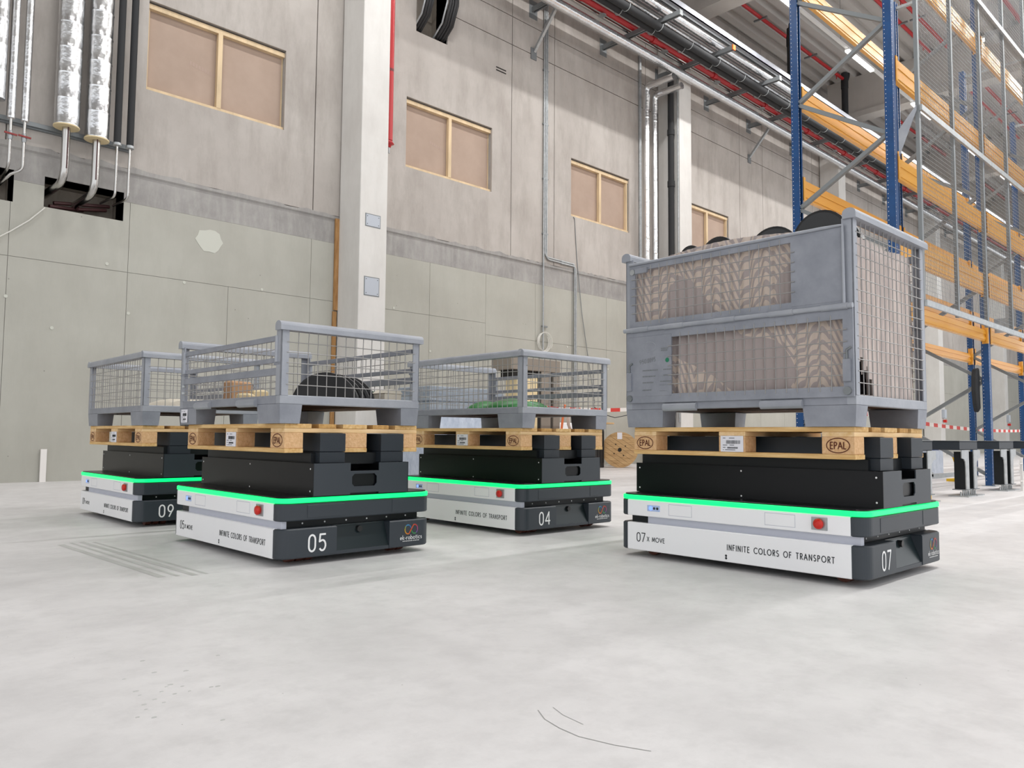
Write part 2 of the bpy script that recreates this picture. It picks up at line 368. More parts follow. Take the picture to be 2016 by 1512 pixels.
mb.prism([(a, -b) for a, b in pp][::-1], -.0, .004, T=Matrix(((1, 0, 0, 0), (0, 0, 1, D-.004), (0, -1, 0, 0), (0, 0, 0, 1)))).build('filler_patch', 'patch', wall)
for X_, Z_ in ((10.4, 8.1),): 
    mb = MB(); mb.box(X_, X_+.28, D-.022, D-.018, Z_, Z_+.025).box(X_, X_+.28, D-.022, D-.018, Z_+.06, Z_+.085).build('slot', 'dark', wall)
# opening recesses
for k, (a, b, c, d) in enumerate(OPEN):
    mb = MB(); e = D+.5
    mb.box(a-.02, b+.02, e, e+.02, c-.02, d+.02).box(a-.02, a, D+.02, e, c, d).box(b, b+.02, D+.02, e, c, d).box(a-.02, b+.02, D+.02, e, d, d+.02).box(a-.02, b+.02, D+.02, e, c-.02, c)
    mb.build('opening_lining', 'soffit', wall)
# boarded windows
for k, (a, b) in enumerate(WIN):
    o = empty('window_%d' % (k+1), (a, D, WZ[0]), kind='structure')
    W_, H_ = b-a, WZ[1]-WZ[0]
    for nm, q in (('frame_batten', (0, W_, .02, .10, 0, .055)), ('frame_batten', (0, W_, .02, .10, H_-.1, H_-.03)), ('frame_batten', (W_*.5-.035, W_*.5+.035, .015, .09, .055, H_-.1)), ('frame_batten', (W_-.06, W_-.015, .03, .10, .055, H_-.1) if k > 1 else (W_-.02, W_, .09, .10, .055, H_-.1)), ('frame_batten', (0, .03, .04, .10, .055, H_-.1))):
        MB().box(*q).build(nm, 'pine', o)
    MB().box(0, W_*.5, .10, .115, 0, H_).build('board', 'board', o); MB().box(W_*.5, W_, .10, .115, 0, H_).build('board', 'board', o)
    mb = MB()   # faded, unreadable stamps on the board
    for q in range(9):
        xx = W_*.3+q*.045; mb.box(xx, xx+.03, .0985, .0995, H_*.47-q*.01, H_*.47-q*.01+.06)
    s = mb.build('print', 'board_print' if 'board_print' in M else 'board', o)
M['board_print'] = mat('faded_print', '#ad978a', .8)
for ob in bpy.data.objects:
    if ob.name.startswith('print'): ob.data.materials[0] = M['board_print']
# columns
COLX = [(-2.3, -1.78), (6.83, 7.36), (15.94, 16.46), (25.03, 25.55), (34.1, 34.62), (43.2, 43.72), (52.3, 52.8)]
CN = ['beyond the left picture edge', 'beside the hanging red pipe, nearest of the row', 'with a black drain pipe on its side, second of the row', 'seen behind the blue rack upright, third of the row', 'seen low through the rack, fourth of the row', 'far along the wall, fifth of the row', 'farthest of the row']
for i, (a, b) in enumerate(COLX):
    c = empty('concrete_column', ((a+b)/2, D-.34, 0), label='pale square concrete column '+CN[i], cat='column', group='concrete columns along the wall')
    MB().prism(rr(a-(a+b)/2, b-(a+b)/2, -.34, .30, .012, 2), 0, 11.05 if i else 11.05, .0).build('shaft', 'column', c)
    if i == 1:
        for z0, z1 in ((4.08, 4.27), (2.93, 3.22)):
            q = empty('_', (0, 0, 0)); bpy.data.objects.remove(q)
            pl = MB().bbox(-.15, .12, -.348, -.338, z0, z1, .002).build('cover_plate', 'plate', c)
            fr = MB(); 
            for (x0, x1, zz0, zz1) in ((-.165, .135, z0-.015, z0), (-.165, .135, z1, z1+.015), (-.165, -.15, z0, z1), (.12, .135, z0, z1)): fr.box(x0, x1, -.343, -.339, zz0, zz1)
            fr.build('plate_rim', 'galv_d', c)
            for sx in (-.125, .095):
                for sz in (z0+.03, z1-.03): MB().tube([(sx, -.351, sz), (sx, -.347, sz)], .007, 8).build('screw', 'ink', pl)
# wooden strip between column and wall
st = empty('wood_strip', (6.8, D-.04, 0), label='upright raw timber strip jammed between wall and nearest column', cat='timber')
MB().box(-.05, .02, -.0, .03, 0, 2.7).build('lower_strip', 'timber', st); MB().box(-.04, .03, -.01, .03, 2.72, 4.28).build('upper_strip', 'timber', st)
# ceiling: trapezoidal deck along X
mb = MB(); y = -10.0; prof = []
while y < 11.6:
    prof += [(y, 12.42), (y+.20, 12.42), (y+.26, 12.57), (y+.38, 12.57), (y+.44, 12.42)]; y += .44
for i in range(len(prof)-1):
    (ya, za), (yb, zb) = prof[i], prof[i+1]
    if abs(ya-yb) < 1e-6: continue
    mb.add([(-14, ya, za), (75, ya, za), (75, yb, zb), (-14, yb, zb)], [(0, 3, 2, 1)])
mb.box(-14, 75, -10, 11.8, 12.6, 12.7)
mb.build('ceiling', 'deck', None, kind='structure')
for i, (a, b) in enumerate(COLX):
    g = empty('roof_girder', ((a+b)/2, 0, 11.05), label='concrete roof girder on the column '+CN[i].replace(' of the row', ''), cat='girder', group='concrete roof girders')
    MB().box(-.2, .2, -10, 11.15, .18, 1.37).build('web', 'girder', g); MB().box(-.27, .27, -10, 11.15, -.0, .18).build('bottom_flange', 'girder', g)
# ================================================================== WALL SERVICES
def pipe_thing(name, label, cat, pts, r, m, n=12, group=None, loc=None):
    p0 = Vector(pts[0]); o = MB().tube([Vector(p)-p0 for p in pts], r, n).build(name, m); o.location = p0; return tag(o, label, cat, group)
def foil_riser(X, Y, z0, z1, r, label, core=True, cr=.045, pts=None, bot='elbow'):
    t = empty('insulated_pipe', (X, Y, z0), label=label, cat='pipe', group='foil wrapped riser pipes')
    zz = z0; P = []; R = []; k = 0
    H = z1-z0; n = int(H/.33)
    for i in range(n+1):
        z = H*i/n; P += [(0, 0, z), (0, 0, z+.008), (0, 0, z+.018), (0, 0, z+.026), (0, 0, z+.16)]; R += [r, r, r*1.03, r, r]
    MB().tube(P[:-4], R[:-4], 20).build('foil_jacket', 'foil', t)
    return t
t = foil_riser(2.613, 11.2, 4.60, 12.4, .15, 'fat foil-wrapped riser pipe, left of the two fat ones above the wall opening')
def core(t, pts, r, m='pipe', name='steel_pipe', n=12): return MB().tube(pts, r, n).build(name, m, t)
def elbow(p, q, s_, r=.12, n=6):
    """polyline p->q->s with rounded corner at q"""
    p, q, s_ = Vector(p), Vector(q), Vector(s_); a = q+(p-q).normalized()*r; b = q+(s_-q).normalized()*r; out = [p]
    for i in range(n+1):
        u = i/n; out.append(a*(1-u)**2+q*2*u*(1-u)+b*u*u)
    return out+[s_]
core(t, elbow((0, 0, .1), (0, 0, -.72), (-.1, .55, -.80), .2), .05)
MB().tube([(0, 0, -.005), (0, 0, .01)], .155, 20).build('wool_ring', 'beige', t); MB().box(.005, .02, -.055, -.045, -.55, .0).build('painted_reflection', 'brownpipe', t)  # the brown strip is a reflection painted onto the bare steel pipe
t = foil_riser(2.977, 11.2, 4.53, 12.4, .147, 'fat foil-wrapped riser pipe, right of the two fat ones above the wall opening')
core(t, elbow((0, 0, .1), (0, 0, -.72), (-.1, .55, -.80), .2), .05)
MB().tube([(0, 0, -.005), (0, 0, .01)], .152, 20).build('wool_ring', 'beige', t); MB().box(-.01, .005, -.055, -.045, -.55, .0).build('painted_reflection', 'brownpipe', t)
for (X, lab, z0) in ((2.0, 'slim foil-wrapped riser with a red valve, left of the slim pair', 4.55), (2.15, 'slim foil-wrapped riser with a red valve, right of the slim pair', 4.55), (1.83, 'fat foil-wrapped riser cut by the left picture edge', 4.75)):
    rr0 = .045 if X > 1.9 else .1
    t = foil_riser(X, 11.22, z0, 12.4, rr0, lab)
    core(t, elbow((0, 0, .1), (0, 0, -.62), (-.03, .5, -.74), .1) if X > 1.9 and X < 2.1 else elbow((0, 0, .1), (0, 0, -.85), (0, .45, -.92), .1) if X < 1.9 else elbow((0, 0, .1), (0, 0, -.62), (-.12, .02, -.70), .06)+[(-.2, .4, -.8)], .018)
    if X > 1.9:
        MB().tube([(0, 0, -.27), (0, 0, -.22), (0, 0, -.16)], [.024, .034, .024], 10).build('valve_body', 'galv', t)
        v = MB().bar((-.07, -.035, -.2), (.07, -.035, -.21), .02, .02).build('valve_handle', 'valve', t)
for (X, lab) in ((3.237, 'black foam-insulated riser, left of the black pair'), (3.40, 'black foam-insulated riser, right of the black pair')):
    t = empty('black_riser', (X, 11.22, 4.55), label=lab+' beside the boarded window', cat='pipe', group='black insulated risers')
    MB().tube([(0, 0, 0), (0, 0, 7.8)], .046, 14).build('foam_sleeve', 'blackins', t); MB().tube([(0, 0, -.02), (0, 0, .015)], .055, 14).build('clamp_ring', 'galv', t)
    core(t, elbow((0, 0, .05), (0, 0, -.72+.0), (-.08, .35, -.76), .07), .017, 'pipe')
tag(MB().box(-1.2, 3.48, 11.38, 11.42, 4.57, 4.62).box(-1.2, 3.48, 11.42, 11.47, 4.55, 4.64).build('mounting_rail', 'galv_d'), 'slotted steel mounting rail behind the riser pipes', 'rail')
for k, (x0, x1) in enumerate(((2.55, 3.0), (2.9, 3.3), (2.62, 3.35), (1.5, 2.05))):
    pipe_thing('cut_pipe_end', 'dark pipe stub lying inside the wall opening, %s' % ('lower left', 'centre', 'lower right', 'in the neighbouring opening')[k], 'pipe', [(x0, D+.12+k*.05, 3.63+.04*k), (x1, D+.3+.03*k, 3.7+.07*k)], .025, 'brownpipe', 8, 'pipe stubs in the wall openings')
pipe_thing('white_cable', 'white cable hanging slantwise from the wall opening to the left', 'cable', [(2.47, D-.03, 3.56), (2.3, D-.03, 3.36), (2.1, D-.03, 3.18), (1.9, D-.03, 3.02), (1.5, D-.03, 2.8)], .009, 'wcable', 6)
tag(MB().box(2.555, 2.625, D-.04, D-.01, 0, .42).build('batten', 'tapew'), 'short white batten standing against the wall foot at the left', 'batten')
# red sprinkler drop by column
t = empty('red_drop_pipe', (7.45, 10.93, 5.55), label='red sprinkler drop pipe hanging beside the nearest column', cat='pipe')
MB().tube([(0, 0, .12), (0, 0, 6.8)], .062, 14).build('pipe_run', 'redpipe', t); MB().tube([(0, 0, .0), (0, 0, .05), (0, 0, .06), (0, 0, .12)], [.03, .05, .09, .05], 14).build('end_coupling', 'redpipe', t)
MB().tube([(0, 0, -.1), (0, 0, 0)], .018, 8).build('drain_tap', 'galv', t); MB().tube([(0, 0, 1.33), (0, 0, 1.38)], .062, 14).box(-.085, 0, -.02, .02, 1.34, 1.37).build('clamp', 'galv_d', t)
# cable ladder into upper opening
t = empty('cable_ladder', (8.75, 11.2, 8.3), label='cable ladder with thick black cables bending into the high wall opening', cat='cable ladder')
def ladpath(x, dy=0): return [(x, -.05+dy, 4.0), (x, -.05+dy, .9), (x, -.03+dy, .5), (x, .12+dy, .15), (x, .4+dy, -.05)]
for x in (-.36, .12): MB().tube(ladpath(x), .02, 6).build('side_rail', 'galv', t)
for z in (.55, .95, 1.4, 1.9, 2.4): MB().box(-.36, .12, -.08, -.05, z, z+.025).build('rung', 'galv', t)
for k, x in enumerate((-.32, -.27, -.22, .17, .23, .29, .34)): MB().tube(ladpath(x, -.03-.01*(k % 2)), .032, 8).build('cable', 'rubber', t)
# conduits
t = empty('conduit_bundle', (11.84, D-.05, 1.95), label='bundle of three thin grey conduits running down the wall', cat='conduit')
MB().tube([(-.05, 0, 0), (-.05, 0, 10.3)], .018, 8).build('conduit', 'galv', t)
for dx in (0.0, .045): MB().tube(elbow((dx, 0, 10.3), (dx, 0, 2.52-dx), (.93, 0, 2.50-dx), .1)+[], .018, 8).build('conduit', 'galv', t)
for dx in (0.0, .045): MB().tube(elbow((.5, 0, 2.50-dx), (.95+dx, 0, 2.50-dx), (.95+dx, 0, -1.9), .1), .018, 8).build('conduit', 'galv', t)
for z in (1.0, 3.0, 4.2, 5.4, 6.6): MB().box(-.08, .08, -.01, .03, z, z+.03).build('clip', 'galv_d', t)
coil = MB()
for k in range(4):
    a0 = random.uniform(0, 6); coil.tube([(11.79+.02*k+(.17+.01*k)*math.cos(a0+i*.35), D-.05-.008*k, 2.63+(.19+.008*k)*math.sin(a0+i*.35)) for i in range(17)], .008, 5)
tag(coil.build('cable_coil', 'wcable'), 'coil of pale cable hanging on the wall under the conduits', 'cable')
pipe_thing('hanging_wire', 'thin dark wire hanging from the boarded window down the wall', 'wire', [(12.76, D-.03, 5.52), (12.8, D-.03, 5.5), (12.88, D-.03, 4.6), (13.05, D-.03, 3.4), (13.26, D-.03, 2.45), (13.5, D-.03, 1.4)], .008, 'galv_d', 6)
pipe_thing('wall_conduit', 'single grey conduit strip rising beside the twin foil pipes', 'conduit', [(15.19, D-.04, 1.0), (15.19, D-.04, 10.2)], .045, 'galv', 6)
for dx, lab in ((0, 'left'), (.33, 'right')):
    t = empty('foil_pipe', (15.12+dx, 11.2, 0), label='slim foil-wrapped pipe rising by the second column, %s one of the pair' % lab, cat='pipe', group='twin foil pipes at the second column')
    P = [(0, 0, 0)]; R = [.07]
    for i in range(1, 30): P += [(0, 0, i*.3-.02), (0, 0, i*.3), (0, 0, i*.3+.01), (0, 0, i*.3+.02), (0, 0, i*.3+.04)]; R += [.07, .07, .076, .07, .07]
    MB().tube(P, R, 12).build('foil_jacket', 'foil', t)
    MB().tube(elbow((0, 0, 8.6), (0, 0, 9.18-.12*(lab == 'right')), (0, -.8, 9.18-.12*(lab == 'right')), .12), .085, 12).build('foil_elbow', 'foil', t)
t = empty('drain_pipe', (15.82, 10.98, 0), label='black drain pipe clamped to the side of the second column', cat='pipe')
MB().tube([(0, 0, 0), (0, 0, 9.6)], .075, 14).build('pipe_run', 'blackins', t)
for z in (4.6, 6.8, 8.1): MB().tube([(0, 0, z), (0, 0, z+.14)], .09, 14).build('socket', 'blackins', t)
pipe_thing('column_conduit', 'thin light conduit running up the front edge of the second column', 'conduit', [(15.9, 10.83, 1.0), (15.9, 10.83, 9.6)], .02, 'galv', 6)
# pipe rack on brackets along the wall
ARMX = [11.46, 13.80, 15.97, 18.2, 20.45, 23.1, 25.9, 28.2, 30.5, 32.8, 35.1, 37.4]
for k, X in enumerate(ARMX):
    t = empty('wall_bracket', (X, D, 9.79), label='galvanised cantilever bracket carrying the ceiling pipes, number %d from the left wall end' % (k+1) if False else 'galvanised cantilever bracket %s under the pipe run' % ('nearest the camera', 'second', 'third, at the second column,', 'fourth', 'fifth, with a diagonal strut,', 'sixth', 'seventh', 'eighth', 'ninth, with a strut,', 'tenth', 'eleventh', 'last')[k], cat='bracket', group='pipe brackets on the wall')
    MB().box(-.05, -.02, -2.17, 0, -.05, .05).box(.02, .05, -2.17, 0, -.05, .05).build('arm', 'galv_d', t); MB().box(-.12, .12, -.03, -.0, -.2, .2).build('wall_plate', 'galv_d', t)
    MB().box(-.055, .055, -2.20, -2.17, -.06, .06).build('end_cap', 'orangecap' if k in (2, 4, 7) else 'galv_d', t)
    if k in (0, 4, 8):
        MB().bar((.03, -.03, -.92), (.03, -.8, -.05), .06, .06).build('strut', 'galv', t); MB().box(-.07, .1, -.04, -.0, -1.1, -.85).build('strut_foot', 'galv_d', t)
def run(name, Y, Z, r, m, lab, cat='pipe', x0=9.7, x1=48.0, foil=False, n=12):
    o = MB()
    if foil:
        P = []; R = []; k = 0; x = 0
        while x < x1-x0: P += [(x, 0, 0), (x+.44, 0, 0), (x+.46, 0, 0), (x+.47, 0, 0), (x+.48, 0, 0)]; R += [r, r, r, r*1.03, r]; x += .5
        o.tube(P, R, n)
    else: o.tube([(0, 0, 0), (x1-x0, 0, 0)], r, n)
    ob = o.build(name, m); ob.location = (x0, Y, Z); return tag(ob, lab, cat)
run('foil_pipe_run', 10.66, 9.56, .11, 'foil', 'thick foil-wrapped pipe running along the wall, nearest the wall', foil=True)
run('steel_pipe_run', 10.74, 9.91, .04, 'pipe', 'thin bare steel pipe between wall pipe and red pipe')
t = empty('red_main_pipe', (9.7, 10.58, 9.93), label='red sprinkler main running along the wall among the foil pipes', cat='pipe')
MB().tube([(0, 0, 0), (40, 0, 0)], .065, 12).build('pipe_run', 'redpipe', t)
for k in range(14): MB().tube([(2.2+k*2.6, 0, 0), (2.32+k*2.6, 0, 0)], .085, 12).build('coupling', 'redpipe', t)
for k in range(16): MB().tube([(3.0+k*2.3, -.0, -.12), (3.0+k*2.3, -.0, -.135)], .09, 12).build('hanger_disc', 'galv', t)
run('steel_pipe_run', 10.42, 9.98, .04, 'pipe', 'thin bare steel pipe on the outer side of the red main')
run('black_pipe_run', 9.97, 9.62, .085, 'blackins', 'black insulated pipe hung below the brackets, wall side')
run('black_pipe_run', 9.78, 9.60, .085, 'blackins', 'black insulated pipe hung below the brackets, hall side')
run('foil_pipe_run', 10.10, 10.05, .10, 'foil', 'slim foil-wrapped pipe in the middle of the bracket run', foil=True)
run('foil_pipe_run', 9.79, 10.05, .10, 'foil', 'slim foil-wrapped pipe near the bracket ends', foil=True)
tag(MB().box(0, 40, -.04, .04, -.03, .0).box(0, 40, -.04, -.03, -.03, .12).build('cable_tray', 'steel2'), 'long galvanised channel along the bracket tips', 'cable tray').location = (8, 9.47, 10.05)
tag(MB().box(0, 40, -.25, .25, -.0, .01).box(0, 40, -.25, -.24, 0, .07).box(0, 40, .24, .25, 0, .07).build('cable_tray', 'galv_d'), 'wide dark cable tray above the black pipes', 'cable tray').location = (8, 10.15, 10.35)
# hooks of the black pipes
hk = MB()
tt = empty('pipe_hanger', (12.5, 9.84, 9.56), label='wire pipe hanger loops under the black pipes nearest the camera', cat='hanger')
for k in range(12):
    for dy in (-.08, .13): MB().tube([(k*1.15, dy+.11*math.cos(a), .05+.12*math.sin(a)) for a in [math.radians(180+i*30) for i in range(7)]], .008, 5).build('hook', 'galv', tt)
# ceiling things
for k, (Y, lab) in enumerate(((10.37, 'nearest the wall'), (7.8, 'second from the wall'), (7.34, 'third from the wall'), (5.45, 'fourth from the wall'), (2.9, 'above the rack front'))):
    t = empty('sprinkler_pipe', (8, Y, 12.2), label='red sprinkler pipe under the roof deck, %s' % lab, cat='pipe', group='red sprinkler pipes under the roof')
    MB().tube([(0, 0, 0), (16.6, 0, 0)], .05, 10).build('pipe_run', 'redpipe', t); MB().tube([(17.6, 0, 0), (40, 0, 0)], .05, 10).build('pipe_run', 'redpipe', t)
    for q in range(8): MB().tube([(1+q*3.0, 0, 0), (1+q*3.0, 0, -.16)], .014, 6).build('sprinkler_head', 'redpipe', t); MB().box(2.2+q*3, 2.25+q*3, -.2, .2, -.06, -.02).build('hanger_bar', 'galv_d', t)
t = empty('lamp_rail', (8, 8.38, 10.90), label='long white trunking rail carrying the tube lamps', cat='rail')
MB().box(0, 44, -.04, .04, 0, .06).build('trunking', 'lamph', t)
for q in range(12): MB().tube([(q*3.9, 0, .06), (q*3.9, 0, 1.4)], .006, 5).build('wire', 'galv_d', t)
def lamp(X, Y, rz, L_, lab):
    t = empty('ceiling_light', (X, Y, 10.87), rz, lab, 'lamp', 'tube lamps under the roof')
    MB().box(0, L_, -.06, .06, -.0, .05).build('housing', 'lamph', t); MB().prism(rr(0, L_, -.055, .055, .02, 3), -.05, .0, .005).build('diffuser', 'lampm', t)
for k in range(6): lamp(15.4+4.66*k, 8.38, 0, 1.65, 'bright tube lamp on the long rail, %s' % ('cut by the top picture edge', 'seen left of the front rack upright', 'seen through the mesh', 'small, farther along the mesh', 'small, far along the rail', 'farthest of the rail')[k])
for k in range(4): lamp(22.0, 5.75-1.5*k, -math.pi/2, 1.3 if k else .35, 'tube lamp on the cross row at top right, %s from the wall' % ('first', 'second', 'third', 'last')[k])
for X, Y, z0, z1, lab in ((20.0, 9.9, 10.4, 12.0, 'short black roof drain pipe left of the blue upright'), (24.55, 10.35, 9.9, 12.4, 'black roof drain pipe in front of the girder')):
    t = empty('roof_drain', (X, Y, z0), label=lab, cat='pipe'); MB().tube([(0, 0, 0), (0, 0, z1-z0)], .1, 12).build('pipe_run', 'blackins', t)
    MB().tube([(0, 0, z1-z0-.5), (0, 0, z1-z0-.25), (.12, 0, z1-z0-.05), (.15, 0, z1-z0+.2)], .115, 10).build('bend', 'blackins', t)

# ================================================================== RACK
X1, PT, YA, YB = 8.99, 3.257, 4.39, 3.28
def post_mb():
    m = MB(); m.box(-.05, .05, -.0, .006, 0, 1).build
    return m
HP = 7.35
pm = MB(); pm.box(-.05, .05, 0, .008, 0, HP).box(-.05, -.042, 0, .09, 0, HP).box(.042, .05, 0, .09, 0, HP).box(-.05, -.025, .082, .09, 0, HP).box(.025, .05, .082, .09, 0, HP)
post0 = pm.build('post', 'blue')
hm = MB()
for k in range(146):
    z = .06+k*.05
    hm.box(-.036, -.029, -.0012, .002, z, z+.008)
    for y in (.074,): hm.box(-.0512, -.048, y-.0035, y+.0035, z+.012, z+.020)
hole_dots0 = hm.build('hole_light_dots', 'tapew', post0, kind='stuff')  # solid white dots, painted stand-in for bright background showing through the holes
bp0 = MB().box(-.08, .08, -.04, .13, 0, .01).build('base_plate', 'galv')
ZB = [.15+.655*k for k in range(12)]     # B nodes even, A nodes odd: A .8, 2.1.. / B .15, 1.45..
brc = []
uplabel = ['nearest the camera, front of the row', 'second of the row', 'third of the row', 'fourth of the row', 'fifth, farthest built']
for i in range(5):
    X = X1+PT*i
    t = empty('rack_frame', (X, YB, 0), label='blue punched rack upright frame with zigzag braces, %s' % uplabel[i], cat='rack frame', group='blue rack frames')
    for dy, rot in ((0, 0), (YA-YB+.045, math.pi)):
        if i == 0 and dy == 0: p = post0; p.parent = t; b = bp0; b.parent = t; p.location = (0, -.045, 0); b.location = (0, -.045, 0)
        else:
            p = inst(post0, t, (0, dy-(.045 if dy == 0 else 0), 0), (0, 0, rot), 'post'); h_ = inst(hole_dots0, p, (0, 0, 0), None, 'hole_light_dots'); h_['kind'] = 'stuff'
            if dy:  # hole dots on the camera side too
                h2 = inst(hole_dots0, p, (0, .09, 0), (0, 0, math.pi), 'hole_light_dots'); h2['kind'] = 'stuff'
            inst(bp0, t, (0, dy-(.045 if dy == 0 else 0), 0), (0, 0, rot), 'base_plate')
    for k in range(11):
        z0, z1 = ZB[k]+.0, ZB[k+1]
        if z1 > 7.3: break
        ya, yb = (.02, YA-YB-.02) if k % 2 == 0 else (YA-YB-.02, .02)
        MB().bar((.0, ya, z0), (.0, yb, z1), .045, .055, upv=(1, 0, 0)).build('brace', 'galv_d', t)
    MB().bar((0, .02, 7.25), (0, YA-YB-.02, 7.25), .05, .04).build('top_tie', 'galv', t)
LV = [(2.0, 2.16), (2.66, 2.95), (3.58, 3.82), (4.72, 4.98), (6.16, 6.40)]
ZN = ['lowest', 'second lowest', 'middle', 'second highest', 'highest']
BN = ['nearest bay', 'second bay', 'third bay', 'fourth bay']
def beam_mb(h):
    m = MB(); L_ = PT-.1; y = -.02
    m.box(0, L_, -.025, .025, 0, h)
    m.box(0, L_, -.032, -.025, h*.12, h*.36).box(0, L_, -.032, -.025, h*.60, h*.88); m.box(0, L_, .0, .045, h-.02, h)
    return m
conn = MB().box(-.004, .05, -.055, -.03, -.03, .26).box(-.004, .004, -.055, .03, -.03, .26)
conn0 = None; beams0 = {}
for i in range(4):
    for row, Y in (('front', YB), ('back', YA)):
        for j, (z0, z1) in enumerate(LV):
            t = empty('rack_beam', (X1+PT*i+.05, Y-(.0 if row == 'front' else -.0), z0), label='orange rack beam of the %s, %s level, %s row of uprights' % (BN[i], ZN[j], 'hall-side' if row == 'front' else 'wall-side'), cat='beam', group='orange rack beams')
            if j not in beams0: beams0[j] = beam_mb(z1-z0).build('beam', 'orange', t)
            else: inst(beams0[j], t, None, None, 'beam')
            if conn0 is None: conn0 = conn.build('end_connector', 'orange', t)
            else: inst(conn0, t, (0, 0, 0), None, 'end_connector')
            inst(conn0, t, (PT-.1, 0, 0), (0, 0, 0), 'end_connector').scale = (-1, 1, 1)
# mesh guard: one fence bolted to the rack front
YM = 3.0; PW = 1.137
fence = empty('guard_fence', (X1, YM, 2.08), label='galvanised wire-mesh guard fence mounted in front of the blue rack', cat='fence')
for k in range(6):
    MB().box(PW*k-.005, PW*k+.045, -.02, .02, 0, 6.4).build('post', 'galv_d', fence)
    if k in (0, 3):
        for z in (.05, 4.2): MB().box(PW*k-.02, PW*k, .02, .20, z, z+.2).build('bracket', 'galv', fence)
MB().add([(-.03, 0, 2.17), (-.03, 0, 2.23), (-.03, .19, 2.0), (-.03, .19, 1.7), (-.018, 0, 2.17), (-.018, 0, 2.23), (-.018, .19, 2.0), (-.018, .19, 1.7)], [(0, 1, 2, 3), (7, 6, 5, 4), (0, 4, 5, 1), (1, 5, 6, 2), (2, 6, 7, 3), (3, 7, 4, 0)]).build('folded_bracket', 'steel2', fence)
for z in (.02, 2.19, 4.30): MB().box(0, 5.8, -.050, -.022, z-.02, z+.045).build('rail', 'galv', fence)
m3 = MB(); HH = 2.08; wq = .0019
for i in range(int(HH/.05)): z = .03+i*.05; m3.add([(0, 0, z-wq), (PW, 0, z-wq), (PW, 0, z+wq), (0, 0, z+wq), (0, .004, z), (PW, .004, z)], [(0, 1, 2, 3), (3, 2, 5, 4), (4, 5, 1, 0)])
for i in range(22): x = .03+i*.05; m3.add([(x-wq, .002, 0), (x+wq, .002, 0), (x+wq, .002, HH), (x-wq, .002, HH), (x, .006, 0), (x, .006, HH)], [(0, 1, 2, 3), (3, 2, 5, 4), (4, 5, 1, 0)])
wm0 = None
for z in (.06, 2.235, 4.35):
    for k in range(5):
        if wm0 is None: wm0 = q = m3.build('mesh_panel', 'galv_d', fence)
        else: q = inst(wm0, fence, None, None, 'mesh_panel')
        q.location = (PW*k+.02, -.012, z); q['kind'] = 'stuff'
tag(MB().prism(rr(-.05, .05, -.05, .05, .015, 3), 0, .43, .01).build('upright_guard', 'yellow'), 'yellow guard post standing behind robot 07', 'guard').location = (8.92, 3.0, 0)
# jacket hanging on the second frame
jk = MB(); PJ = [(0, 0), (.1, .02), (.13, -.1), (.11, -.3), (.12, -.55), (.04, -.6), (-.02, -.48), (-.05, -.3), (-.04, -.12)]
jk.prism([(a, b) for a, b in PJ][::-1], 0, .07, .015, T=Matrix(((1, 0, 0, 0), (0, 0, 1, 0), (0, 1, 0, 0), (0, 0, 0, 1))))
o = tag(jk.build('jacket', 'blackins'), 'black jacket hanging on the brace of the second rack frame', 'jacket'); o.location = (12.12, 3.36, 1.62)
# ================================================================== CONVEYORS
def conveyor(X, lab):
    t = empty('conveyor_module', (X, 2.86, 0), label=lab, cat='conveyor', group='black conveyor modules by the rack')
    MB().bbox(0, .62, 0, .32, .52, .62, .008).build('black_housing', 'beam_blk', t); MB().box(-.005, .625, -.005, .325, .62, .626).build('top_rail', 'galv_d', t)
    for dx, sg in ((.16, -1), (.44, 1)):
        MB().box(dx, dx+.11, .0, .11, .08, .5).build('drive_box', 'black2', t)
        P = [(.055, .08), (.055, .52), (-.19, .52), (-.19, .43), (-.11, .42), (-.065, .385), (-.055, .33), (-.055, .08)]
        P = [(dx+.055-sg*a, b) for a, b in P]; n = len(P); vs = [(a, -.012, b) for a, b in P]+[(a, -.002, b) for a, b in P]
        fs = [tuple(range(n)), tuple(range(2*n-1, n-1, -1))]+[(i, i+n, (i+1) % n+n, (i+1) % n) for i in range(n)]
        MB().add(vs, fs).build('leg', 'galv', t)
        MB().box(dx-.02, dx+.13, -.03, .13, .07, .08).build('leg_plate', 'galv_d', t)
        MB().box(dx-.10, dx+.20, -.06, .15, 0, .012).build('foot_plate', 'galv', t)
        for bx in (dx-.06, dx+.02, dx+.09, dx+.16): MB().tube([(bx, .03, .012), (bx, .03, .055 if bx in (dx-.06, dx+.16) else .07)], .009, 8).build('bolt', 'galv', t)
for X, lab in ((8.12, 'black conveyor module mostly hidden behind robot 07'), (9.60, 'black conveyor module on grey legs, next right of robot 07'), (11.1, 'black conveyor module with a white post, second right of robot 07'), (12.6, 'black conveyor module at the right picture edge')): conveyor(X, lab)
tag(MB().box(0, .03, 0, .03, 0, .42).box(-.1, 0, 0, .02, .12, .13).box(-.1, 0, 0, .02, .34, .35).build('reflector_post', 'tapew'), 'thin white reflector post standing in front of the second conveyor', 'post').location = (11.45, 2.7, 0)
for k, (x0, x1, z0, z1) in enumerate(((9.6, 11.0, .12, .12), (11.2, 12.6, .12, .12), (10.6, 11.4, .30, .14), (9.7, 10.2, .5, .4))):
    tag(MB().bar((x0, 3.75, z0+.02), (x1, 3.75, z1+.02), .05, .06).build('floor_channel', 'galv'), 'galvanised channel piece behind the conveyors, %s' % ('level, left', 'level, right', 'sloping in the middle', 'sloping at the left')[k], 'channel', 'channels behind the conveyors')
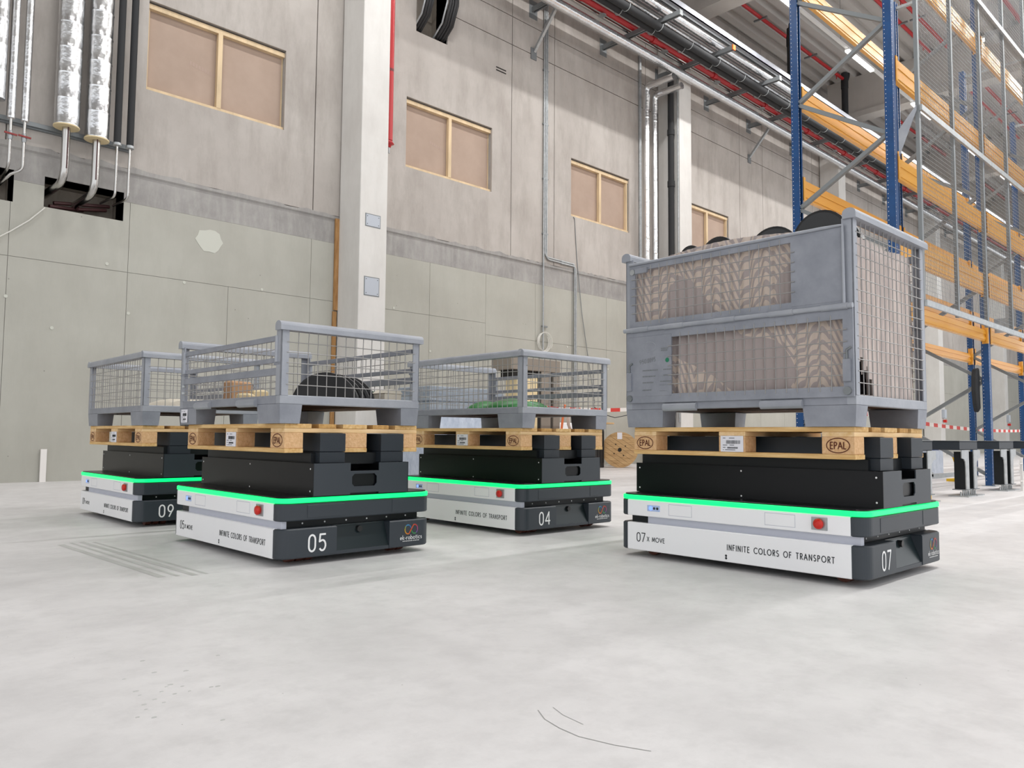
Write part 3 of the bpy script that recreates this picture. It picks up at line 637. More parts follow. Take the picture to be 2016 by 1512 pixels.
for k, (x, y, s) in enumerate(((13.2, 4.0, .5), (15.2, 4.6, .45))):
    o = MB(); o.bar((0, 0, .4*s*2), (.35, 0, 0.03), .08, .05).bar((.1, 0, .4*s*2), (.45, 0, 0.03), .08, .05).box(-.1, .55, -.1, .1, 0, .04)
    tag(o.build('yellow_chute', 'yellow'), 'yellow sloping metal part on the floor behind the conveyors, %s' % ('left', 'right')[k], 'machine part', 'yellow parts behind conveyors').location = (x, y, 0)
t = empty('white_bin', (14.1, 4.75, 0), label='white bin with a blue bag on top behind the conveyors', cat='bin'); MB().prism(rr(-.5, .2, -.25, .25, .05, 3), 0, .46, .01).build('body', 'film2', t); MB().prism(rr(-.48, .2, -.24, .24, .1, 3), .46, .56, .04).build('bag', 'blueplastic', t)
MB_ = MB
# barrier tape
def tape(P0, P1, sag, lab):
    t = empty('barrier_tape', P0, label=lab, cat='tape', group='red and white barrier tapes'); P0 = Vector(P0); P1 = Vector(P1); d = P1-P0; n = int(d.length/.28); 
    for i in range(n):
        a, b = i/n, (i+1)/n; pa = d*a-Vector((0, 0, sag*4*a*(1-a))); pb = d*b-Vector((0, 0, sag*4*b*(1-b)))
        MB().add([pa+Vector((0, 0, -.035)), pb+Vector((0, 0, -.035)), pb+Vector((0, 0, .035)), pa+Vector((0, 0, .035)), pa+Vector((0, .002, -.035)), pb+Vector((0, .002, -.035)), pb+Vector((0, .002, .035)), pa+Vector((0, .002, .035))], [(0, 1, 2, 3), (7, 6, 5, 4), (3, 2, 6, 7), (0, 4, 5, 1)]).build('white_strip' if i % 2 else 'red_strip', 'tapew' if i % 2 else 'taper', t)
tape((8.0, 9.3, 1.2), (13.4, 9.3, 1.28), .12, 'red and white barrier tape sagging along the wall between the cages')
tape((11.5, 4.9, 1.06), (26.0, 5.9, .92), .12, 'red and white barrier tape strung behind the rack at right')
pipe_thing('slack_cable', 'thin dark cable sagging below the barrier tape', 'cable', [(11.0, 9.35, 1.18), (11.3, 9.35, 1.05), (11.6, 9.35, 1.0), (12.0, 9.35, 1.06), (12.3, 9.35, 1.24)], .008, 'ink', 6)

# ================================================================== BACKGROUND GOODS
t = empty('wrapping_machine', (9.9, 9.6, 0), label='tall grey-brown machine cabinet with a beige panel behind robot 04', cat='machine')
MB().bbox(-.78, .44, 0, .5, 1.78, 2.0, .01).build('head', 'cab', t); MB().box(-.70, -.12, .05, .35, 1.66, 1.78).build('dark_gap', 'dark', t)
MB().bbox(-.62, -.12, .02, .3, .05, 1.66, .006).build('front_panel', 'beige', t); MB().box(-.12, -.04, .02, .3, .0, 1.78).build('dark_post', 'dark', t)
MB().bbox(-.04, .20, .0, .4, 0, 1.78, .008).build('side_panel', 'cab', t); MB().box(.20, .27, .05, .3, 0, 1.78).build('slot', 'ink', t); MB().bbox(.27, .44, .0, .35, 0, 1.78, .008).build('mast', 'cab', t)
st_ = []
for k in range(6):
    z0 = k*.23; nm = ('bottom', 'second', 'third', 'fourth', 'fifth', 'top')[k]
    dx = random.uniform(-.03, .03)
    o = MB().bbox(-.75+dx, .75+dx, -.4, .4, z0, z0+.225, .012).build('wrapped_bundle', 'film'); o.location = (7.85, 9.6, 0)
    tag(o, 'film-wrapped grey bundle behind the cages, %s of its stack' % nm, 'bundle', 'film wrapped bundles')
o = MB().prism(rr(-.42, .42, -.4, .4, .03, 3), 0, .93, .02).build('wrapped_crate', 'film2'); o.location = (6.2, 7.9, 0); tag(o, 'pale crate wrapped in shiny clear film, seen under cage 04', 'crate')
o = MB().prism(rr(-.4, .4, -.3, .3, .02, 3), 0, .9, .01).build('white_chest', 'white'); o.location = (11.25, 10.4, 0); tag(o, 'white chest behind robot 04 near the wall', 'chest')
coil = MB()
for k in range(6): coil.tube([(.0+.16*math.cos(i*.5)*(1+.06*k), -.02*k, .17+.19*math.sin(i*.5)*(1+.04*k)) for i in range(14)], .008, 5)
o = coil.build('orange_cable_coil', 'pcable'); o.location = (10.25, 9.2, .74); tag(o, 'coil of pale and orange cable behind robot 04', 'cable')
o = MB().tube([(0, 0, .45), (-.05, 0, .25), (-.09, 0, .0), (-.1, 0, -.3), (-.05, 0, -.70)], .02, 8).build('orange_cable', 'orangecable'); o.location = (10.04, 9.2, .74); tag(o, 'orange cable hanging beside the pale coil', 'cable')
tag(MB().bbox(-.17, .17, -.22, .22, 0, .74, .01).build('cable_box', 'carton'), 'brown box carrying the cable coil', 'box').location = (10.25, 9.2, 0)
def reel(loc, rz, R_, w_, lab, flat=False, cab_='rubber'):
    t = empty('cable_reel', loc, rz, lab, 'cable reel')
    if flat: t.rotation_euler = (math.pi/2, 0, 0)
    def disc(y0, y1):
        n = 9; st = 2*R_/n; g = []
        for i in range(n):
            a, b = -R_+i*st+.002, -R_+(i+1)*st-.002
            pts = []
            for q in range(7): zz = a+(b-a)*q/6; pts.append((math.sqrt(max(0, R_*R_-zz*zz)), zz))
            poly = pts+[(-x, z) for x, z in pts[::-1]]
            ca, sa = math.cos(.6), math.sin(.6); poly = [(x*ca+z*sa, -x*sa+z*ca) for x, z in poly]
            # y is depth
            MB().prism([(x, z) for x, z in poly], 0, y1-y0, 0, T=Matrix(((1, 0, 0, 0), (0, 0, -1, y1), (0, 1, 0, 0), (0, 0, 0, 1)))).build('plank', 'reel', t)
    disc(-w_/2, -w_/2+.025); disc(w_/2-.025, w_/2)
    MB().tube([(0, -w_/2+.026, 0), (0, w_/2-.026, 0)], R_*.78, 28).build('cable_winding', cab_, t)
    h = MB().tube([(0, -w_/2-.003, 0), (0, -w_/2+.01, 0)], R_*.11, 16).build('axle_hole', 'dark', t)
    for a in (.6, 2.2, 3.74, 5.3): MB().tube([(R_*.38*math.cos(a), -w_/2-.003, R_*.38*math.sin(a)), (R_*.38*math.cos(a), -w_/2+.01, R_*.38*math.sin(a))], .014, 8).build('bolt_hole', 'dark', t)
    MB().box(-.05, .05, -w_/2-.003, -w_/2, R_*.6, R_*.97).build('label', 'paper', t)
    return t
reel((12.95, 10.3, .37), -.95, .37, .3, 'wooden cable reel standing on edge, plank face to the camera')
reel((13.75, 10.95, .33), -.95, .33, .3, 'smaller wooden cable reel half hidden behind the larger one')
o = MB()
o.prism(rr(-.38, .38, -.3, .3, .04, 3), 0, .9, .01)
for k in range(9): o.box(-.36+k*.085, -.33+k*.085, -.308, -.3, .1, .76)
tag(o.build('black_crate', 'rubber'), 'tall ribbed black crate standing left of the cable reel', 'crate').location = (12.25, 10.75, 0)
o = MB().tube([(0, 0, 0), (0, 0, .03)], .45, 32).build('reel_disc', 'reel'); tag(o, 'loose round wooden reel disc lying on the black crate', 'reel disc').location = (12.6, 10.75, .905)
# far doors / cabinets on the wall beyond
for k, (X, lab) in enumerate(((34.24, 'nearer'), (43.34, 'farther'))):
    t = empty('wall_switchbox', (X, D-.685, 1.5), label='small pale switch box with a red knob on the %s far column' % lab, cat='switch box', group='switch boxes on far columns'); MB().bbox(0, .25, -.1, 0, 0, .35, .01).build('box', 'plate', t); MB().tube([(.12, -.14, -.12), (.12, -.02, -.12)], .06, 10).build('knob', 'red', t)

# ================================================================== ROBOTS
def barcode_label(t, O, U, V, w_, h_, name='label_sheet'):
    O = Vector(O); U = Vector(U).normalized(); V = Vector(V).normalized(); NN = U.cross(V)
    def q(mb, x0, x1, y0, y1, l, thick=.0008):
        a = [O+U*x+V*y+NN*l for x, y in ((x0, y0), (x1, y0), (x1, y1), (x0, y1))]; b = [p+NN*thick for p in a]
        mb.add(a+b, [(3, 2, 1, 0), (4, 5, 6, 7), (0, 1, 5, 4), (1, 2, 6, 5), (2, 3, 7, 6), (3, 0, 4, 7)])
    m = MB(); q(m, 0, w_, 0, h_, .0005); s = m.build(name, 'paper', t)
    m = MB(); random.seed(3); x = w_*.25
    while x < w_*.85: ww = random.choice((.001, .0015, .0022)); q(m, x, x+ww, h_*.5, h_*.72, .0016, .0003); x += ww+random.choice((.0012, .002))
    x = w_*.3
    while x < w_*.75: ww = random.choice((.0015, .0022)); q(m, x, x+ww, h_*.2, h_*.3, .0016, .0003); x += ww+.001
    for (a, b, c) in ((.1, .22, .84), (.38, .62, .84), (.1, .3, .4), (.4, .6, .4), (.1, .22, .25), (.1, .14, .1), (.2, .65, .1)): q(m, w_*a, w_*b, h_*c, h_*(c+.035), .0016, .0003)
    m.build('barcode', 'ink', s)
def ell(name, t, O, U, V, rx, ry, wd, m):
    mb = MB(); U = Vector(U); V = Vector(V); ribbon(mb, arc(0, 0, rx, ry, 0, 360, 28), wd, O, U, V, U.cross(V)); return mb.build(name, m, t)
def epal(t, O, U, V, s=.05):
    O = Vector(O); U = Vector(U); V = Vector(V); mb = MB(); ribbon(mb, arc(0, 0, s*1.0, s*.62, 0, 360, 28), .004, O, U, V, U.cross(V))
    text(mb, 'EPAL', O-U*s*.68-V*s*.28, U, V, s*.56, .0045, width=s*1.36); mb.build('brand_mark', 'burn', t)
LOGO = ['#2f6090', '#3a7fa8', '#7a8a4a', '#b08c2e', '#bf722a', '#bf502c', '#aa3b38', '#93406e', '#6a4a8c', '#3f7f50', '#2f7a44']
for i, c in enumerate(LOGO): M['logo%d' % i] = mat('logo_%d' % i, c, .5)
robots = {}
def robot(num, X, Y, W, lab):
    t = empty('transport_robot', (X, Y, 0), W, lab, 'robot', 'flat transport robots')
    a = .454
    # lower body
    MB().prism(rr(-.44, .44, -.61, .61, .03, 4), .04, .175, .004).build('chassis', 'anth', t)
    MB().prism(rr(-a, -.143, -.667, -.60, .062, 8, (1, 0, 0, 0)), .035, .179, .006, smooth=False).build('bumper', 'anth', t)
    MB().prism(rr(.176, a, -.667, -.60, .062, 8, (0, 1, 0, 0)), .035, .179, .006).build('bumper', 'anth', t)
    MB().prism(rr(-a, a, .607, .667, .055, 8, (0, 0, 1, 1)), .035, .179, .006).build('bumper', 'anth', t)
    MB().box(-.143, .176, -.664, -.60, .036, .054).build('bumper_sill', 'anth', t)
    MB().add([(-.143, -.660, .054), (.176, -.660, .054), (.176, -.612, .178), (-.143, -.612, .178)], [(0, 1, 2, 3)]).box(-.143, .176, -.615, -.609, .054, .178).build('charging_flap', 'flap', t)
    MB().tube([(.01, -.640, .150), (.01, -.612, .150)], .016, 10).build('flap_latch', 'rubber', t)
    MB().prism([(-.457, -.601), (-.42, -.601), (-.42, .607), (-.457, .607)], .036, .180, .003).build('side_panel', 'white', t)
    MB().box(.42, .457, -.601, .607, .036, .180).build('side_panel', 'white', t)
    mb = MB(); mb.tube([(-.4578, .006, .066), (-.457, .006, .066)], .006, 8).tube([(-.4578, .006, .054), (-.457, .006, .054)], .006, 8); mb.build('screw_pair', 'ink', t)
    # waist
    wst = MB().box(-.405, .405, -.60, .60, .178, .218).build('waist', 'black2', t)
    MB().box(-.432, -.404, -.635, .49, .178, .217).build('waist_ledge', 'ledge', t); MB().box(-.425, -.404, .49, .60, .178, .217).build('waist_corner', 'black2', t)
    for k in range(6): MB().tube([(-.3+.125*k, -.6015, .196), (-.3+.125*k, -.599, .196)], .0045, 8).build('screw', 'wht', wst)
    # upper body
    MB().prism(rr(-.45, .45, -.64, .64, .05, 6), .218, .300, .004).build('upper_tray', 'anth', t)
    MB().prism(rr(-a, a, -.667, -.60, .062, 8, (1, 1, 0, 0)), .216, .3015, .005).build('upper_bumper', 'anth', t)
    MB().prism(rr(-a, a, .606, .667, .055, 8, (0, 0, 1, 1)), .216, .3015, .005).build('upper_bumper', 'anth', t)
    MB().prism([(-.31, -.6685), (-.10, -.6685), (-.10, -.665), (-.31, -.665)], .228, .290, .001).build('sensor_cover', 'anth', t)
    MB().prism([(.19, -.6685), (.27, -.6685), (.27, -.665), (.19, -.665)], .228, .295, .001).build('sensor_cover', 'anth', t)
    MB().prism([(-.457, -.600), (-.42, -.600), (-.42, .606), (-.457, .606)], .217, .3015, .003).build('upper_side_panel', 'white', t)
    MB().box(.42, .457, -.600, .606, .217, .3015).build('upper_side_panel', 'white', t)
    MB().prism(rr(-.459, .459, -.671, .671, .07, 8), .302, .3255, .003).build('led_strip', 'led', t)
    MB().prism(rr(-.45, .45, -.66, .66, .065, 8), .3250, .3320, .002).build('deck_plate', 'black', t)
    # emergency stop
    e = MB().prism([(-.462, -.500), (-.456, -.500), (-.456, -.428), (-.462, -.428)], .232, .289, .001).build('emergency_stop', 'galv', t)
    MB().tube([(-.462, -.464, .2605), (-.472, -.464, .2605), (-.480, -.464, .2605), (-.4835, -.464, .2605)], [.020, .024, .020, .008], 18).build('button', 'red', e)
    s = MB().prism([(-.459, .395), (-.456, .395), (-.456, .475), (-.459, .475)], .246, .278, .001).build('sensor_window', 'lensbox', t)
    MB().tube([(-.4615, .452, .262), (-.458, .452, .262)], .011, 12).build('sensor_light', 'lens', s)
    for yy in (.43, .41): MB().tube([(-.4608, yy, .262), (-.458, yy, .262)], .007, 10).build('lens', 'ink', s)
    for y0, y1 in ((.20, .34), (-.35, -.20)):
        mb = MB()
        for q in ((y0, y0+.002, .232, .290), (y1-.002, y1, .232, .290), (y0, y1, .232, .234), (y0, y1, .288, .290)): mb.box(-.4574, -.4565, q[0], q[1], q[2], q[3])
        mb.build('hatch_seam', 'ledge', t)
    # wheels
    for (wx, wy) in ((-.33, -.52), (-.28, -.52), (-.23, -.52), (.33, -.52), (.28, -.52), (-.33, .52), (.33, .52)):
        MB().tube([(wx-.018, wy, .0475), (wx+.018, wy, .0475)], .047, 18).build('wheel', 'rubberred', t)
    # superstructure box
    z0, z1, zn = .332, .4923, .451
    MB().box(-.283, .283, -.66, .678, z0, zn).box(-.283, -.09, -.66, .678, zn, z1-.003).box(.11, .283, -.66, .678, zn, z1-.003).box(-.09, .11, -.45, .678, zn, z1-.003).build('lift_box', 'black', t)
    ep = MB(); y0, y1 = -.6735, -.668
    for q in ((-.284, -.075, z0, z1), (.098, .284, z0, z1), (-.075, .098, .436, zn), (-.075, -.065, .340, .436), (.085, .098, .340, .436), (-.065, .085, .340, .372)): ep.box(q[0], q[1], y0, y1, q[2], q[3])
    for sx in (-1, 1):
        for sz in (-1, 1):   # rounded corners of the slot
            cx, cz = .01+sx*.075, .404+sz*.032; ep.prism([(cx, cz), (cx-sx*.014, cz), (cx, cz-sz*.014)][::1 if sx*sz > 0 else -1], y0, y1, 0, T=Matrix(((1, 0, 0, 0), (0, 0, 1, 0), (0, 1, 0, 0), (0, 0, 0, 1))))
    ep.build('end_plate', 'anth', t)
    MB().box(-.287, -.283, -.6735, .678, z0, z1).build('side_plate', 'black', t); MB().box(.283, .287, -.6735, .678, z0, z1).build('side_plate', 'black', t)
    for (yy, zz) in ((-.645, .465), (-.645, .355), (.02, .470), (.02, .345), (.655, .465), (.655, .355)): MB().tube([(-.2880, yy, zz), (-.286, yy, zz)], .0045, 8).build('screw', 'wht', t)
    MB().prism([(-.262, -.60), (.262, -.60), (.262, .655), (-.262, .655)], z1-.01, .543, .002).build('lift_platform', 'black2', t)
    for x0, x1 in ((-.238, -.092), (.126, .272)):
        b = MB().prism([(x0, -.646), (x1, -.646), (x1, .66), (x0, .66)], .5495, .6425, .002).build('lift_beam', 'beam_blk', t); MB().prism([(x0+.001, -.644), (x1-.001, -.644), (x1-.001, .66), (x0+.001, .66)], .4925, .5485, .002).build('beam_foot', 'beam_blk', b)
    # lettering
    U = (0, -1, 0); V = (0, 0, 1)
    mb = MB(); text(mb, num, (-.4575, .546, .082), U, V, .045, .0048, width=.056, sp=.16); text(mb, 'X MOVE', (-.4575, .478, .088), U, V, .022, .0034, width=.112, sp=.22); mb.build('side_number', 'ink', t)
    mb = MB(); text(mb, 'INFINITE COLORS OF TRANSPORT', (-.4575, .0, .094), U, V, .026, .0039, width=.528, sp=.36); mb.build('side_lettering', 'ink', t)
    U = (1, 0, 0); mb = MB(); text(mb, num, (-.302, -.6675, .064), U, V, .079, .0092, width=.098, sp=.2); mb.build('front_number', 'wht', t)
    # logo: two linked loops in changing colours
    cx, cz, r_ = .318, .127, .024; P = arc(cx-r_*.95, cz, r_*.9, r_, 60, 300, 14)[:]
    P1 = arc(cx-r_*.9, cz, r_*.85, r_, 20, 290, 14); P2 = arc(cx+r_*.9, cz, r_*.85, r_, 110, -160, 14)
    lg = MB(); cols = ['logo0', 'logo1', 'logo2', 'logo3', 'logo4', 'logo5', 'logo6', 'logo7', 'logo8', 'logo9', 'logo10']
    seq = P1+P2; n = len(seq)
    for i in range(n-1): ribbon(lg, [seq[i], seq[i+1]], .0066, (0, -.6675, 0), (1, 0, 0), (0, 0, 1), (0, -1, 0), mi=min(10, int(i/(n-1)*11)))
    lg.build('logo', cols, t)
    mb = MB(); text(mb, 'ek-robotics', (.245, -.6675, .0735), U, V, .024, .0026, width=.145, sp=.12)
    random.seed(5); x = .262
    while x < .372: ww = random.uniform(.003, .009); mb.add([(x, -.6681, .0635), (x+ww, -.6681, .0635), (x+ww, -.6681, .067), (x, -.6681, .067)], [(0, 1, 2, 3)]); x += ww+.003
    mb.build('logo_lettering', 'wht', t)
    return t
# ------------------------------------------------------------------ pallets
TB = [(-.4, -.255), (-.2125, -.1125), (-.0725, .0725), (.1125, .2125), (.255, .4)]
def pallet(X, Y, Z, W, lab):
    t = empty('euro_pallet', (X, Y, Z), W, lab, 'pallet', 'euro pallets on the robots')
    for k, (x0, x1) in enumerate(TB):
        j = random.uniform(-.003, .003); MB().bbox(x0, x1, -.6+j, .6+j, -.022, 0, .002).build('top_board', 'pallet' if k % 2 == 0 else 'pallet_b', t)
    for y0, y1 in ((-.6, -.455), (-.0725, .0725), (.455, .6)): MB().bbox(-.4, .4, y0, y1, -.044, -.0225, .002).build('stringer_board', 'pallet_c', t)
    for x0, x1 in ((-.4, -.3), (-.0725, .0725), (.3, .4)):
        for y0, y1 in ((-.6, -.455), (-.0725, .0725), (.455, .6)): MB().bbox(x0, x1, y0, y1, -.1215, -.0445, .002).build('block', 'chip', t)
    for x0, x1 in ((-.4, -.3), (-.0725, .0725), (.3, .4)): MB().bbox(x0, x1, -.603, .603, -.144, -.122, .002).build('bottom_board', 'pallet', t)
    U = (0, -1, 0); V = (0, 0, 1)
    epal(t, (-.4015, -.528, -.083), U, V, .052); epal(t, (-.4015, .528, -.083), U, V, .052); epal(t, (.4015, -.528, -.083), (0, 1, 0), V, .052)
    barcode_label(t, (-.4015, .062, -.121), U, V, .125, .078)
    return t
M['pallet_b'] = mat('pallet_pine_dark', '#dcae6a', .75, vs=9, stretch=(6, .6, 6), col2='#b98a4c', bump=.3, bs=60)
M['pallet_c'] = mat('pallet_pine_pale', '#f3d3a6', .75, vs=7, stretch=(.6, 6, 6), col2='#e0b77c', bump=.2, bs=60)
# ------------------------------------------------------------------ cages
HX, HY = .4177, .629
def mesh_panel(t, axis, c, a0, a1, z0, z1, sp=.05, over=.012, r=.0024, out=-1, szs=.05, name='wire_mesh'):
    """welded wires in plane axis=c between a0..a1, z0..z1"""
    m = MB()
    def P(a, z, o): return (c+o, a, z) if axis == 'x' else (a, c+o, z)
    n = max(1, round((a1-a0)/sp)); nz = max(1, round((z1-z0)/szs))
    for i in range(1, n): a = a0+(a1-a0)*i/n+random.uniform(-.002, .002); m.tube([P(a, z0-over, 0), P(a+random.uniform(-.003, .003), (z0+z1)/2, 0), P(a, z1+over, 0)], r, 5, False)
    for i in range(1, nz): z = z0+(z1-z0)*i/nz+random.uniform(-.002, .002); m.tube([P(a0-over, z, out*r*1.8), P((a0+a1)/2, z+random.uniform(-.003, .003), out*r*1.8), P(a1+over, z, out*r*1.8)], r, 5, False)
    return m.build(name, 'wire', t, kind='stuff')
def latch(t, y, z, x=-.44, vert=True):
    l = MB().bbox(x-.014, x, y-.016, y+.016, z-.05, z+.05, .003).build('latch', 'steel', t)
    MB().tube([(x-.012, y, z-.09), (x+.0, y, z-.09)], .018, 12).build('pivot', 'galv_d', l); MB().tube([(x-.008, y, z+.05), (x-.008, y, z+.09), (x-.008, y-.02, z+.1)], .005, 6).build('hook', 'galv_d', l)
def cage(X, Y, Z, W, kind, lab, H=.50):
    t = empty('wire_cage_box', (X, Y, Z), W, lab, 'cage', 'grey wire cage boxes on the pallets')
    tall = kind == 'tall'
    # feet
    for sx in (-1, 1):
        for sy in (-1, 1):
            m = MB(); xo, xi = sx*HX, sx*.298; yo, yi = sy*HY, sy*.385
            bt = [(sx*.411, sy*.621), (sx*.305, sy*.621), (sx*.305, sy*.394), (sx*.411, sy*.394)]; tp = [(xo, yo), (xi, yo), (xi, yi), (xo, yi)]
            vs = [(a, b, .0) for a, b in bt]+[(a, b, .094) for a, b in tp]
            fs = [(0, 1, 5, 4), (1, 2, 6, 5), (2, 3, 7, 6), (3, 0, 4, 7), (3, 2, 1, 0), (4, 5, 6, 7)]
            if sx*sy < 0: fs = [f[::-1] for f in fs]
            m.add(vs, fs); m.build('foot', 'steel', t)
    # base frame
    MB().bbox(-HX, HX, -HY, -HY+.04, .093, .139, .004).build('base_rail', 'steel2', t); MB().bbox(-HX, HX, HY-.04, HY, .093, .139, .004).build('base_rail', 'steel2', t)
    MB().bbox(-HX, -HX+.04, -HY+.04, HY-.04, .093, .137, .004).build('base_rail', 'steel', t); MB().bbox(HX-.04, HX, -HY+.04, HY-.04, .093, .137, .004).build('base_rail', 'steel', t)
    for k in range(5): x0 = -.375+.151*k; MB().box(x0, x0+.145, -.588, .588, .100, .125).build('floor_plank', 'floor_wood', t)
    for y0, y1 in (((-.39, -.18), (.175, .377)) if kind != 'closed' else ()):
        m = MB(); n = 6; P = [( -HX-.022*math.sin(math.pi*i/n), .105+.022*math.cos(math.pi*i/n)) for i in range(n+1)]
        m.prism([(x, z) for x, z in P][::1], y0, y1, 0, T=Matrix(((1, 0, 0, 0), (0, 0, 1, 0), (0, 1, 0, 0), (0, 0, 0, 1)))); m.build('fork_lip', 'steel2', t)
    zt = H-.05
    # corner posts
    for sx in (-1, 1):
        for sy in (-1, 1):
            m = MB(); x0, x1 = sorted((sx*HX, sx*(HX-.042))); y0, y1 = sorted((sy*HY, sy*(HY-.006))); m.box(x0, x1, y0, y1, .137, zt+.01)
            x0, x1 = sorted((sx*HX, sx*(HX-.006))); y0, y1 = sorted((sy*HY, sy*(HY-.05))); m.box(x0, x1, y0, y1, .137, zt+.01)
            m.build('corner_post', 'steel2', t)
    # top rims on the short ends (rounded cap profile)
    def rim(p0, p1, name='top_rim', r=.03):
        p0 = Vector(p0); p1 = Vector(p1); d = (p1-p0).normalized(); s = Vector((d.y, -d.x, 0)); n = 7
        prof = [(-r, -.024)]+[(-r*math.cos(math.pi*i/n), .0+.022*math.sin(math.pi*i/n)) for i in range(n+1)]+[(r, -.024)]
        vs = [p+s*a+Vector((0, 0, b)) for p in (p0, p1) for a, b in prof]; k = len(prof)
        m = MB(); m.add(vs, [(i, i+1, k+i+1, k+i) for i in range(k-1)]+[(k-1, 0, k, 2*k-1)]+[tuple(range(k))[::-1], tuple(range(k, 2*k))]); return m.build(name, 'steel2', t)
    rim((-HX-.014, -HY+.01, H-.022), (HX+.014, -HY+.01, H-.022)); rim((-HX-.014, HY-.01, H-.022), (HX+.014, HY-.01, H-.022))
    # end meshes
    for yy, o in ((-HY+.004, -1), (HY-.004, 1)): mesh_panel(t, 'y', yy, -HX+.042, HX-.042, .139, zt, out=o, sp=.0525 if not tall else .05)
    if kind == 'closed':
        rim((-HX+.01, -HY, H-.022), (-HX+.01, HY, H-.022)); mesh_panel(t, 'x', -HX+.004, -HY+.05, HY-.05, .137, zt)
    if kind in ('closed', 'open'):
        for sx in ((1,) if kind == 'closed' else (-1, 1)):
            xx = sx*(HX-.008); x0, x1 = sorted((xx-.008, xx+.008))
            MB().bbox(x0, x1, -.575, .575, .405, .432, .002).build('flap_rail', 'steel', t); MB().bbox(x0, x1, -.575, .575, .298, .322, .002).build('flap_rail', 'steel', t)
            MB().bbox(x0, x1, -.58, .58, .236, .272, .002).build('side_rail', 'steel', t)
            mesh_panel(t, 'x', xx, -.56, .56, .322, .405, out=sx, szs=.042); mesh_panel(t, 'x', xx, -.56, .56, .139, .236, out=sx, szs=.032)
            for yy in (-.585, .575): MB().tube([(xx+sx*.008, yy, .30), (xx+sx*.008, yy, .43)], .011, 8).build('slide_bolt', 'steel2', t)
            for yy in (-.588, .60): MB().bbox(min(xx-.01, xx+.012), max(xx-.01, xx+.012), yy-.03, yy+.03, .286, .30, .002).build('bolt_seat', 'steel', t)
            for zz in (.18, .22, .36): MB().tube([(xx+sx*.006, .585, zz), (xx+sx*.006, .585, zz+.012)], .014, 8).build('hinge_ring', 'galv', t)
    if tall:
        xs = -HX-.002
        def frame(y0, y1, z0, z1, wd, name):
            f = MB()
            for q in ((y0, y1, z0, z0+wd), (y0, y1, z1-wd, z1), (y0, y0+wd, z0+wd, z1-wd), (y1-wd, y1, z0+wd, z1-wd)): f.box(xs-.012, xs, q[0], q[1], q[2], q[3])
            return f.build(name, 'steel', t)
        lf = frame(-.627, .614, .130, .517, .045, 'lower_flap')
        pl = MB().bbox(xs-.014, xs-.004, .32, .60, .165, .49, .002).build('info_plate', 'steel', lf)
        mesh_panel(lf, 'x', xs-.013, -.582, .32, .175, .472, sp=.053, szs=.049, over=.02)
        U = (0, -1, 0); V = (0, 0, 1); xo = xs-.0145
        ell('embossed_ring', pl, (xo, .46, .43), U, V, .042, .026, .0025, 'steel2')
        mb = MB(); text(mb, '950', (xo, .525, .338), (0, -1, .12), V, .022, .0025, width=.045); text(mb, '0095', (xo, .472, .344), (0, -1, .12), V, .022, .0025, width=.052); mb.build('stamped_digits', 'galv_d', pl)
        mb = MB(); random.seed(11)
        for (yy, zz, L_) in ((.505, .30, .09), (.505, .268, .08), (.505, .235, .07), (.505, .195, .05), (.37, .30, .05), (.37, .27, .03), (.39, .238, .07), (.385, .412, .04), (.385, .402, .04)):
            y = yy
            while y > yy-L_: ww = random.uniform(.004, .012); mb.box(xo-.0008, xo, y-ww, y, zz, zz+.006); y -= ww+.003
        for q in ((.30+.05, .395, .222, .2235), (.30+.05, .395, .190, .1915)): mb.box(xo-.0008, xo, q[0], q[1], q[2], q[3])
        mb.build('embossed_lines', 'galv_d', pl)
        MB().tube([(xo-.001, .345, .352), (xo, .345, .352)], .012, 14).build('green_sticker', 'gdot', pl)
        uf = frame(-.59, .592, .538, .888, .035, 'upper_flap'); MB().bbox(xs-.013, xs-.003, -.586, -.346, .55, .876, .003).build('solid_plate', 'steel', uf)
        mesh_panel(uf, 'x', xs-.013, -.346, .557, .573, .853, sp=.054, szs=.047, over=.02)
        MB().tube([(xs-.016, -.592, .54), (xs-.016, -.592, .888), (xs-.016, -.5, .890), (xs-.016, .592, .890)], .008, 8).build('edge_tube', 'steel2', uf)
        MB().tube([(xs-.02, -.632, .527), (xs-.02, .625, .527)], .012, 10).build('hinge_bar', 'steel2', t)
        for yy in (-.55, -.3, .0, .3, .52): MB().tube([(xs-.02, yy-.06, .527), (xs-.02, yy+.06, .527)], .0145, 10).build('hinge_sleeve', 'steel2', t)
        latch(t, .592, .245, xs-.01); latch(t, -.6, .245, xs-.01)
        lb = MB().bbox(xs-.024, xs-.01, .47, .55, .835, .865, .003).build('latch', 'steel', t); MB().tube([(xs-.022, .57, .848), (xs-.01, .57, .848)], .016, 12).build('pivot', 'galv', lb)
        # other long side
        MB().bbox(HX-.008, HX, -.6, .6, .50, .53, .002).build('side_rail', 'steel', t); MB().bbox(HX-.008, HX, -.6, .6, .85, .89, .002).build('side_rail', 'steel', t); mesh_panel(t, 'x', HX-.004, -.59, .59, .139, .86, out=1)
    return t
POS = {'07': (3.8487, 2.039, -.0083), '05': (2.2415, 4.1418, .0027), '04': (3.9521, 4.2187, -.0173), '09': (2.2712, 6.2266, -.0028)}
RL = {'07': 'white and anthracite robot marked 07 at right, under the tall cage', '05': 'white and anthracite robot marked 05, left foreground', '04': 'white and anthracite robot marked 04, middle behind robot 05', '09': 'white and anthracite robot marked 09, farthest left'}
CG = {'07': ('tall', 'tall grey wire cage box lined with cardboard, on robot 07', .962), '05': ('open', 'low grey wire cage box with open railed flap, on robot 05', .502), '04': ('closed', 'low grey wire cage box holding green lids, on robot 04', .513), '09': ('closed', 'low grey wire cage box with a white sack, on robot 09', .512)}
